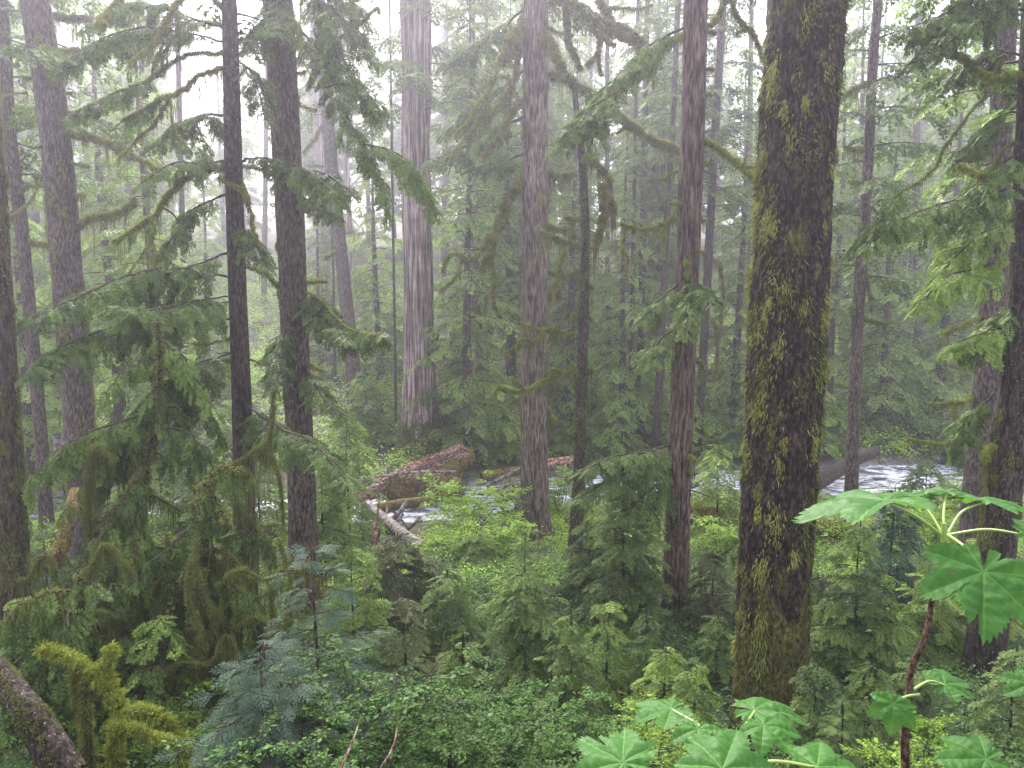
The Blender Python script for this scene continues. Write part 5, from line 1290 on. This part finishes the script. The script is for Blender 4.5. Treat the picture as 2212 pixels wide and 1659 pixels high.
# rocks along the creek
def rock_mesh(seed):
    g = Geo(); n, m = 14, 9; r = np.random.default_rng(seed)
    th = np.linspace(0, 2 * np.pi, n, endpoint=False); ph = np.linspace(0.02, np.pi - .02, m)
    T, Pp = np.meshgrid(th, ph); d = np.stack([np.cos(T) * np.sin(Pp), np.sin(T) * np.sin(Pp), np.cos(Pp)], -1)
    k = .75 + .55 * fbm(d * 1.2 + seed, 3); V = d * k[..., None] * np.array([1, .8, .6])
    i = np.arange(n * m).reshape(m, n); F = np.stack([i[:-1], np.roll(i[:-1], -1, 1), np.roll(i[1:], -1, 1), i[1:]], -1); g.add(V, F); return g
def m_rock():
    m, n, l, out = newmat('creek_rock'); mp = coords(n, l, (1, 1, 1)); a = noise(n, l, mp, 3, 8, .7)
    r = ramp(n, [(.3, (.035, .034, .036)), (.6, (.12, .115, .12)), (.8, (.24, .23, .24))]); l.new(a.outputs[0], r.inputs[0])
    oi = n.new('ShaderNodeObjectInfo'); mx = n.new('ShaderNodeMix'); mx.data_type = 'RGBA'; mx.blend_type = 'MULTIPLY'; mx.inputs[0].default_value = 1
    rr = ramp(n, [(0, (.25, .25, .25)), (1, (.8, .75, .75))]); l.new(oi.outputs['Random'], rr.inputs[0]); l.new(r.outputs[0], mx.inputs[6]); l.new(rr.outputs[0], mx.inputs[7])
    p = n.new('ShaderNodeBsdfPrincipled'); p.inputs['Roughness'].default_value = .45; l.new(mx.outputs[2], p.inputs['Base Color'])
    b = n.new('ShaderNodeBump'); b.inputs['Strength'].default_value = .5; l.new(a.outputs[0], b.inputs['Height']); l.new(b.outputs[0], p.inputs['Normal']); l.new(p.outputs[0], out.inputs[0]); return m
_mr = m_rock(); RK = [rock_mesh(s).build('creek_rock', _mr) for s in (1, 2, 3)]; _first = [True] * 3
rk = random.Random(4); side_name = {-1: 'near', 1: 'far'}
rows = {}
for i in range(110):
    x = rk.uniform(-17, 27); s = rk.choice([-1, -1, 1, 1, 0]); d = s * rk.uniform(2.0, 3.6) if s else rk.uniform(-1.9, 1.9); y = float(creek_y(x)) + d
    k = rk.randrange(3); sc = rk.uniform(.14, .38) if s else rk.uniform(.15, .45)
    px, py = proj((x, y, .1)); nb = min(LAND, key=lambda q: abs(q[0] - px))[1]
    if _first[k]: o = RK[k]; _first[k] = False
    else: o = RK[k].copy(); COL.objects.link(o)
    o.location = (x, y, (gz(x, y) if s else .05) + sc * .15); o.rotation_euler = (rk.uniform(-.3, .3), rk.uniform(-.3, .3), rk.uniform(0, 6.3)); o.scale = (sc, sc, sc)
    wh = {-1: 'wet grey stones along the near edge of the creek, by the ', 1: 'wet grey stones along the far edge of the creek, by the ', 0: 'dark stones breaking the water, by the '}[s] + nb
    tag(o, wh, 'rock', wh)
o = RK[0].copy(); COL.objects.link(o); o.location = at(134, 1236, 24); o.scale = (.5, .5, .45); tag(o, 'rounded pinkish-grey boulder by the water at far left', 'boulder'); o.name = 'boulder'

# ------------------------------------------------------------------ mossy fork and arches, bottom left
fork = empty('mossy_limb', Vector(at(246, 1660, 6.5)), 'bright yellow-mossed forked limb with an arch, bottom left', 'mossy branch')
_fb = np.array(fork.location); _fr = np.random.default_rng(55)
def arm(root, base, pts, Y, r0, r1, mname, rng, strands=120, sl=.12, dens=2600, dY=0, name='limb'):
    k = len(pts); P = [at(x, y, Y + dY * i / (k - 1)) for i, (x, y) in enumerate(pts)]; path = smooth_path(P, k * 7) - base
    rad = np.linspace(px_size(r0, Y), px_size(r1, Y), len(path)); rad = rad * (.45 + 1.0 * vnoise(np.stack([np.arange(len(path)) * .55, 0 * rad + pts[0][0], 0 * rad], -1))); path[1:-1] += rng.normal(0, .12, (len(path) - 2, 3)) * rad[1:-1, None]
    g = Geo(); g.tube(path, rad * .55, 8); b = g.build(name, M['bark_mossy_soft'], root)
    mg = Geo(); mg.tube(path, rad * .8, 10, tint=.4, disp=lambda a, q: .7 + .5 * fbm(np.stack([np.cos(a) * 2, np.sin(a) * 2, q * 14], -1), 2))
    moss_on(mg, path, rad, rng, dens=dens, ln=.038, wd=.0038, strands=strands, sl=sl, tint=.58); mg.build('moss', M[mname], b)
MY = 'moss_yellow'
arm(fork, _fb, [(88, 1401), (136, 1416), (170, 1430), (205, 1455), (225, 1470)], 6.5, 8, 18, MY, _fr)
arm(fork, _fb, [(234, 1392), (241, 1415), (222, 1446), (225, 1475)], 6.5, 9, 17, MY, _fr)
arm(fork, _fb, [(212, 1455), (236, 1485), (250, 1520), (258, 1560), (250, 1610), (246, 1665)], 6.5, 22, 10, MY, _fr, strands=240)
arm(fork, _fb, [(255, 1560), (270, 1545), (298, 1535), (330, 1540), (352, 1552), (371, 1577), (388, 1598), (432, 1614)], 6.4, 14, 10, MY, _fr, strands=260, sl=.1)
arm(fork, _fb, [(240, 1578), (262, 1570), (290, 1575), (322, 1588), (369, 1602), (400, 1618), (440, 1650)], 6.2, 11, 7, MY, _fr, strands=260, sl=.1)
arm(fork, _fb, [(190, 1465), (184, 1500), (186, 1560), (192, 1660)], 6.5, 10, 16, 'moss', _fr, strands=500, sl=.2)
arm(fork, _fb, [(165, 1440), (160, 1480), (162, 1530)], 6.5, 7, 3, 'moss', _fr, strands=500, sl=.2)
bow = empty('mossy_bough', Vector(at(423, 1665, 5.8)), 'long olive mossy bough rising right from the bottom edge, hung with strands', 'mossy branch')
_bb = np.array(bow.location)
arm(bow, _bb, [(418, 1668), (450, 1625), (488, 1590), (535, 1548), (576, 1510), (630, 1478)], 5.8, 10, 6, 'moss', _fr, strands=800, sl=.22, dens=1800)
arm(bow, _bb, [(505, 1668), (530, 1625), (560, 1580), (590, 1540)], 5.7, 9, 5, 'moss', _fr, strands=800, sl=.2, dens=1800)
arch = empty('mossy_bough', Vector(at(590, 1200, 12)), 'thick arched mossy limb with curtains of moss before the slim dark trunk', 'mossy branch')
_ab = np.array(arch.location)
arm(arch, _ab, [(420, 1062), (449, 1049), (475, 1025), (502, 1007), (530, 990), (552, 974), (572, 958), (583, 945), (588, 900), (592, 840)], 12, 11, 3, 'moss', _fr, strands=420, sl=.4, dens=1100)
arm(arch, _ab, [(425, 980), (440, 992), (460, 1000), (500, 1008)], 12, 5, 7, 'moss', _fr, strands=200, sl=.2, dens=900)
arm(arch, _ab, [(502, 1010), (500, 1060), (530, 1110), (560, 1150), (590, 1190)], 12, 8, 7, 'moss', _fr, strands=500, sl=.5, dens=900)
arm(arch, _ab, [(560, 975), (590, 990), (605, 1040), (610, 1100)], 12, 6, 3, 'moss', _fr, strands=500, sl=.4, dens=900)
tan_ = empty('mossy_deadwood', Vector(at(420, 1500, 10)), 'dark tangle of dead limbs bearded with moss, lower left behind the dark fir', 'dead tree')
_tb = np.array(tan_.location); _tr = np.random.default_rng(66)
for i in range(18):
    x = _tr.uniform(120, 700); y = _tr.uniform(1180, 1560); a = _tr.choice([-1, 1]) * _tr.uniform(90, 230); h = _tr.uniform(-30, 50)
    arm(tan_, _tb, [(x, y + _tr.uniform(0, 60)), (x + a * .25, y - h * .5 + _tr.normal(0, 14)), (x + a * .5, y - h * .7 + _tr.normal(0, 16)), (x + a * .75, y - h * .5 + _tr.normal(0, 20)), (x + a, y + _tr.uniform(-60, 60))], _tr.uniform(8.6, 11), _tr.uniform(5, 9), 3, 'moss', _tr, strands=_tr.uniform(150, 600), sl=.3, dens=1000)
for i in range(12):
    x = _tr.uniform(150, 650); y = _tr.uniform(1150, 1400)
    arm(tan_, _tb, [(x, y), (x + _tr.normal(0, 14), y + 90), (x + _tr.normal(0, 20), y + 190), (x + _tr.normal(0, 20), y + 300)], _tr.uniform(9, 11), 5, 9, 'moss', _tr, strands=120, sl=.2, dens=1000)
arch2 = empty('mossy_bough', Vector(at(200, 1230, 11)), 'drooping moss-bearded limb at the left, above the rising mossy log', 'mossy branch')
_cb = np.array(arch2.location)
arm(arch2, _cb, [(195, 1150), (185, 1090), (195, 985), (215, 965), (250, 1000)], 11, 8, 9, 'moss', _fr, strands=420, sl=.35, dens=1000)
arm(arch2, _cb, [(200, 1120), (240, 1130), (275, 1160), (300, 1200), (300, 1240)], 11, 11, 7, 'moss', _fr, strands=600, sl=.4, dens=1000)
arm(arch2, _cb, [(270, 1150), (310, 1175), (340, 1200), (380, 1215)], 11, 8, 4, 'moss', _fr, strands=600, sl=.4, dens=1000)

# ------------------------------------------------------------------ devil's club: big palmate leaves
def m_bigleaf():
    m, n, l, out = newmat('palmate_leaf')
    at_ = n.new('ShaderNodeAttribute'); at_.attribute_name = 'tint'
    no = noise(n, l, coords(n, l, (1, 1, 1)), 9, 4, .6)
    base = mixc(n, l, no.outputs[0], (.016, .064, .009), (.038, .118, .016))
    sp = noise(n, l, coords(n, l, (1, 1, 1)), 38, 2, .5); sr = ramp(n, [(.70, (0, 0, 0)), (.73, (1, 1, 1))]); l.new(sp.outputs[0], sr.inputs[0])
    base = mixc(n, l, sr.outputs[0], base, (.10, .085, .02))
    col = mixc(n, l, at_.outputs['Fac'], base, (.11, .22, .05))
    p = n.new('ShaderNodeBsdfPrincipled'); p.inputs['Roughness'].default_value = .55; p.inputs['Specular IOR Level'].default_value = .14
    l.new(col, p.inputs['Base Color'])
    f = noise(n, l, coords(n, l, (1, 1, 1)), 70, 3, .6); b = n.new('ShaderNodeBump'); b.inputs['Strength'].default_value = .35; b.inputs['Distance'].default_value = .004
    l.new(f.outputs[0], b.inputs['Height']); l.new(b.outputs[0], p.inputs['Normal'])
    tr = n.new('ShaderNodeBsdfTranslucent'); l.new(mixc(n, l, .5, col, (.14, .32, .02)), tr.inputs[0])
    ms = n.new('ShaderNodeMixShader'); ms.inputs[0].default_value = .38
    l.new(p.outputs[0], ms.inputs[1]); l.new(tr.outputs[0], ms.inputs[2]); l.new(ms.outputs[0], out.inputs[0]); return m
def m_stalk():
    m, n, l, out = newmat('green_stalk'); p = n.new('ShaderNodeBsdfPrincipled'); p.inputs['Base Color'].default_value = (.17, .26, .05, 1); p.inputs['Roughness'].default_value = .45; l.new(p.outputs[0], out.inputs[0]); return m
BL, SK = m_bigleaf(), m_stalk()
LOBES = [(0, 1.0), (52, .93), (-52, .93), (103, .74), (-103, .74), (150, .46), (-150, .46)]
def leaf_outline(a, rng_ph):
    """radius at angle a (radians from the tip)"""
    a = np.asarray(a); best = np.zeros_like(a)
    for deg, ln in LOBES:
        c = math.radians(deg); d = np.abs((a - c + np.pi) % (2 * np.pi) - np.pi)
        w = math.radians(42); v = ln * (1 - np.clip(d / w, 0, 1) ** 1.25 * .60)
        v = np.where(d > w, 0, v); best = np.maximum(best, v)
    best = np.maximum(best, .38)
    best = np.where(np.abs(a) > math.radians(170), .10, best)
    teeth = (.045 * np.abs(((a * 13.0 + rng_ph) % 1) - .5) * 2 + .02 * np.abs(((a * 31 + rng_ph) % 1) - .5))
    return best * (1 - .09 + teeth * 2)
def big_leaf(parent, base, center, tip, normal, radius, seed, petiole_from=None, foldk=1.0):
    """leaf blade: center = where the stalk joins, tip = direction of the middle lobe"""
    rng = np.random.default_rng(seed); nA, nR = 320, 60
    a = np.linspace(-np.pi, np.pi, nA, endpoint=False); R = leaf_outline(a, rng.uniform(0, 1))
    for q in range(rng.integers(2, 6)):
        c = rng.uniform(-2.6, 2.6); R = R * (1 - rng.uniform(.15, .45) * np.exp(-((a - c) / rng.uniform(.02, .06)) ** 2))
    u = np.linspace(.02, 1, nR)[:, None]; X = u * R * np.cos(a); Y = u * R * np.sin(a)
    Z = np.zeros_like(X); vein = np.zeros_like(X)
    dmin = np.full_like(a, 9.)
    for deg, ln in LOBES:
        c = math.radians(deg); d = (a - c + np.pi) % (2 * np.pi) - np.pi; dmin = np.minimum(dmin, np.abs(d))
    rr = np.sqrt(X ** 2 + Y ** 2)
    Z += -.13 * np.exp(-(dmin[None] * rr / .055) ** 2) * 0 + .11 * np.sin(np.clip(dmin, 0, .5)[None] / .5 * 1.57) * np.minimum(rr * 1.4, .6)   # blades bulge between ribs
    Z += -.22 * rr ** 2 * foldk + .05 * np.sin(X * 5 + seed) * rr + .05 * np.cos(Y * 4.3 + seed * 2) * rr
    Z += .006 * np.sin(rr * 40 - 9 * dmin[None] * rr) * np.clip(rr * 2, 0, 1)
    Z += .045 * (fbm(np.stack([X * 5 + seed, Y * 5, 0 * X], -1), 3) - .5)
    vein = np.maximum(np.clip(1 - dmin[None] * rr / .016, 0, 1), (np.abs(((rr * 10 - dmin[None] * rr * 7 + .02 * np.sin(a[None] * 9)) % 1) - .5) < .06) * .45 * np.clip(rr * 3 - .2, 0, 1))
    X, Y, Z = X * radius, Y * radius, Z * radius
    nz = nrm(normal); tx = nrm(np.asarray(tip, float) - nz * np.dot(tip, nz)); ty = np.cross(nz, tx)
    V = X[..., None] * tx + Y[..., None] * ty + Z[..., None] * nz + np.asarray(center) - base
    i = np.arange(nA * nR).reshape(nR, nA)
    F = np.stack([i[:-1], np.roll(i[:-1], -1, 1), np.roll(i[1:], -1, 1), i[1:]], -1)
    fv = (vein[:-1] + np.roll(vein, -1, 1)[1:]) / 2
    g = Geo(); g.add(V, F, 0, (fv * .7).ravel())
    lf = g.build('leaf', BL, parent)
    if petiole_from is not None:
        A = np.asarray(petiole_from); C = np.asarray(center) - nz * .004; mid = (A + C) / 2 + np.array([0, 0, .015]) + rng.normal(0, .006, 3)
        g = Geo(); p = smooth_path([A, mid, C], 14) - base; g.tube(p, np.linspace(.0052, .0034, 14), 8)
        for q in range(60):
            b = p[rng.integers(0, 13)]; d = rng.normal(0, 1, 3); d /= np.linalg.norm(d); g.kites([b], [d * .009], [nrm(np.cross(d, [0, 0, 1.01])) * .0006])
        g.build('leaf_stalk', SK, parent)
    return lf
def club(label, stem_pts, r0, r1, thorn=900):
    P = [at(x, y, Y) for x, y, Y in stem_pts]; path = smooth_path(P, 50); b = P[-1]; root = empty('palmate_leaf_shrub', Vector(b), label, 'shrub')
    g = Geo(); rad = np.interp(np.linspace(0, 1, 50), [0, 1], [r0, r1]); g.tube(path - b, rad, 12, disp=lambda a, s: .8 + .45 * fbm(np.stack([np.cos(a) * 2, np.sin(a) * 2, s * 14], -1), 3))
    rng = np.random.default_rng(9)
    k = rng.integers(0, 49, thorn); d = nrm(rng.normal(0, 1, (thorn, 3)) * np.array([1, 1, .3])); base_ = path[k] - b + d * rad[k][:, None] * .9
    g.kites(base_, d * rng.uniform(.006, .016, thorn)[:, None], nrm(np.cross(d, [0, 0, 1.])) * .0011)
    g.build('stem', M['thorn_stem'], root); return root, b
r1, b1 = club('tall spiny shrub at right carrying the biggest shiny palmate leaf', [(2040, 1150, 2.55), (2036, 1190, 2.55), (2028, 1240, 2.56), (2012, 1300, 2.58), (2000, 1370, 2.6), (1968, 1450, 2.62), (1962, 1530, 2.62), (1955, 1600, 2.64), (1958, 1700, 2.66)], .006, .0155)
node = at(2040, 1160, 2.55)
g = Geo(); g.tube(np.array([at(2040, 1205, 2.55), at(2040, 1130, 2.55)]) - b1, np.array([.013, .009]), 12); g.build('green_shoot', SK, r1)
UPV = np.array([0, 0, 1.0])
big_leaf(r1, b1, at(1915, 1082, 2.50), [-1, .1, -.10], [-.10, .20, 1], .31, 1, node, .55)
big_leaf(r1, b1, at(1965, 1070, 2.75), [-.4, 1, .02], [-.05, .08, 1], .19, 2, node)
big_leaf(r1, b1, at(2130, 1082, 2.6), [.9, .5, 0], [.05, .06, 1], .17, 3, at(2046, 1155, 2.55))
big_leaf(r1, b1, at(2125, 1235, 2.15), [-.35, -.75, -.45], [-.12, -.62, .85], .22, 4, at(2048, 1155, 2.5), .7)
big_leaf(r1, b1, at(2225, 1155, 2.4), [1, -.2, 0], [.2, -.5, 1], .12, 5, at(2046, 1156, 2.55))
big_leaf(r1, b1, at(2045, 1062, 2.7), [.6, 1, .1], [0, .05, 1], .11, 6, node)
big_leaf(r1, b1, at(1930, 1520, 2.5), [-.3, -.7, -.3], [-.15, -.70, .85], .105, 7, at(1985, 1500, 2.61))
big_leaf(r1, b1, at(2040, 1478, 2.7), [.9, .3, 0], [0, -.25, 1], .12, 8, at(1972, 1490, 2.61))
r2, b2 = club('low spiny shrub with a fan of palmate leaves along the bottom, right of centre', [(1572, 1625, 2.3), (1574, 1650, 2.3), (1580, 1700, 2.3), (1590, 1800, 2.3)], .008, .015, 300)
nd2 = at(1574, 1628, 2.3)
big_leaf(r2, b2, at(1450, 1530, 2.5), [-1, -.3, -.05], [-.08, .10, 1], .150, 11, nd2)
big_leaf(r2, b2, at(1630, 1533, 2.6), [1, -.1, -.1], [.03, .10, 1], .19, 12, at(1580, 1625, 2.3))
big_leaf(r2, b2, at(1650, 1568, 2.25), [.5, -.8, -.25], [.02, -.12, 1], .125, 13, at(1582, 1625, 2.3))
big_leaf(r2, b2, at(1508, 1575, 2.2), [-.3, -.8, -.3], [-.06, -.2, .95], .100, 14, nd2)
big_leaf(r2, b2, at(1345, 1648, 1.75), [-.6, .6, .2], [-.12, -.25, .9], .150, 15, None)
big_leaf(r2, b2, at(1560, 1662, 1.75), [.5, .8, .4], [-.03, -.28, .9], .155, 16, None)
big_leaf(r2, b2, at(1765, 1655, 1.95), [1, .2, .1], [.08, -.1, 1], .150, 17, at(1600, 1652, 1.95))
r3, b3 = club('sprig of palmate leaves peeping in at the lower right corner', [(2250, 1480, 2.4), (2252, 1550, 2.4), (2255, 1700, 2.4)], .008, .012, 200)
big_leaf(r3, b3, at(2225, 1478, 2.4), [-1, -.2, -.1], [-.1, -.35, 1], .10, 21, None)
big_leaf(r3, b3, at(2130, 1640, 2.3), [-1, .1, 0], [-.05, -.30, 1], .16, 22, at(2250, 1700, 2.4))
# two bare red twigs at the bottom centre-left
for (pts, lb) in (([(735, 1665, 4.4), (762, 1600, 4.5), (782, 1545, 4.6)], 'reddish bare twig at the bottom edge, left one of two'), ([(820, 1665, 4.5), (850, 1610, 4.6), (862, 1540, 4.7)], 'reddish bare twig at the bottom edge, right one of two')):
    log('bare_twig', lb, pts, .008, .004, 'log_red', cat='twig', seed=70, seg=7)

# ------------------------------------------------------------------ mist
hm = bpy.data.materials.new('haze'); hm.use_nodes = True; n_ = hm.node_tree.nodes; n_.clear()
ho = n_.new('ShaderNodeOutputMaterial'); pv = n_.new('ShaderNodeVolumePrincipled')
pv.inputs['Color'].default_value = (.545, .525, .615, 1); pv.inputs['Density'].default_value = HAZE_DENSITY; pv.inputs['Anisotropy'].default_value = .72
hm.node_tree.links.new(pv.outputs[0], ho.inputs['Volume'])
x0, x1, y0, y1, z0, z1 = -105, 105, -30, 155, -3, 46
bm_ = bpy.data.meshes.new('haze')
bm_.from_pydata([(x0, y0, z0), (x1, y0, z0), (x1, y1, z0), (x0, y1, z0), (x0, y0, z1), (x1, y0, z1), (x1, y1, z1), (x0, y1, z1)], [], [(0, 3, 2, 1), (4, 5, 6, 7), (0, 1, 5, 4), (1, 2, 6, 5), (2, 3, 7, 6), (3, 0, 4, 7)])
bm_.materials.append(hm); hz = bpy.data.objects.new('haze', bm_); COL.objects.link(hz); tag(hz, 'pale lavender mist filling the forest', 'haze', None, 'stuff')
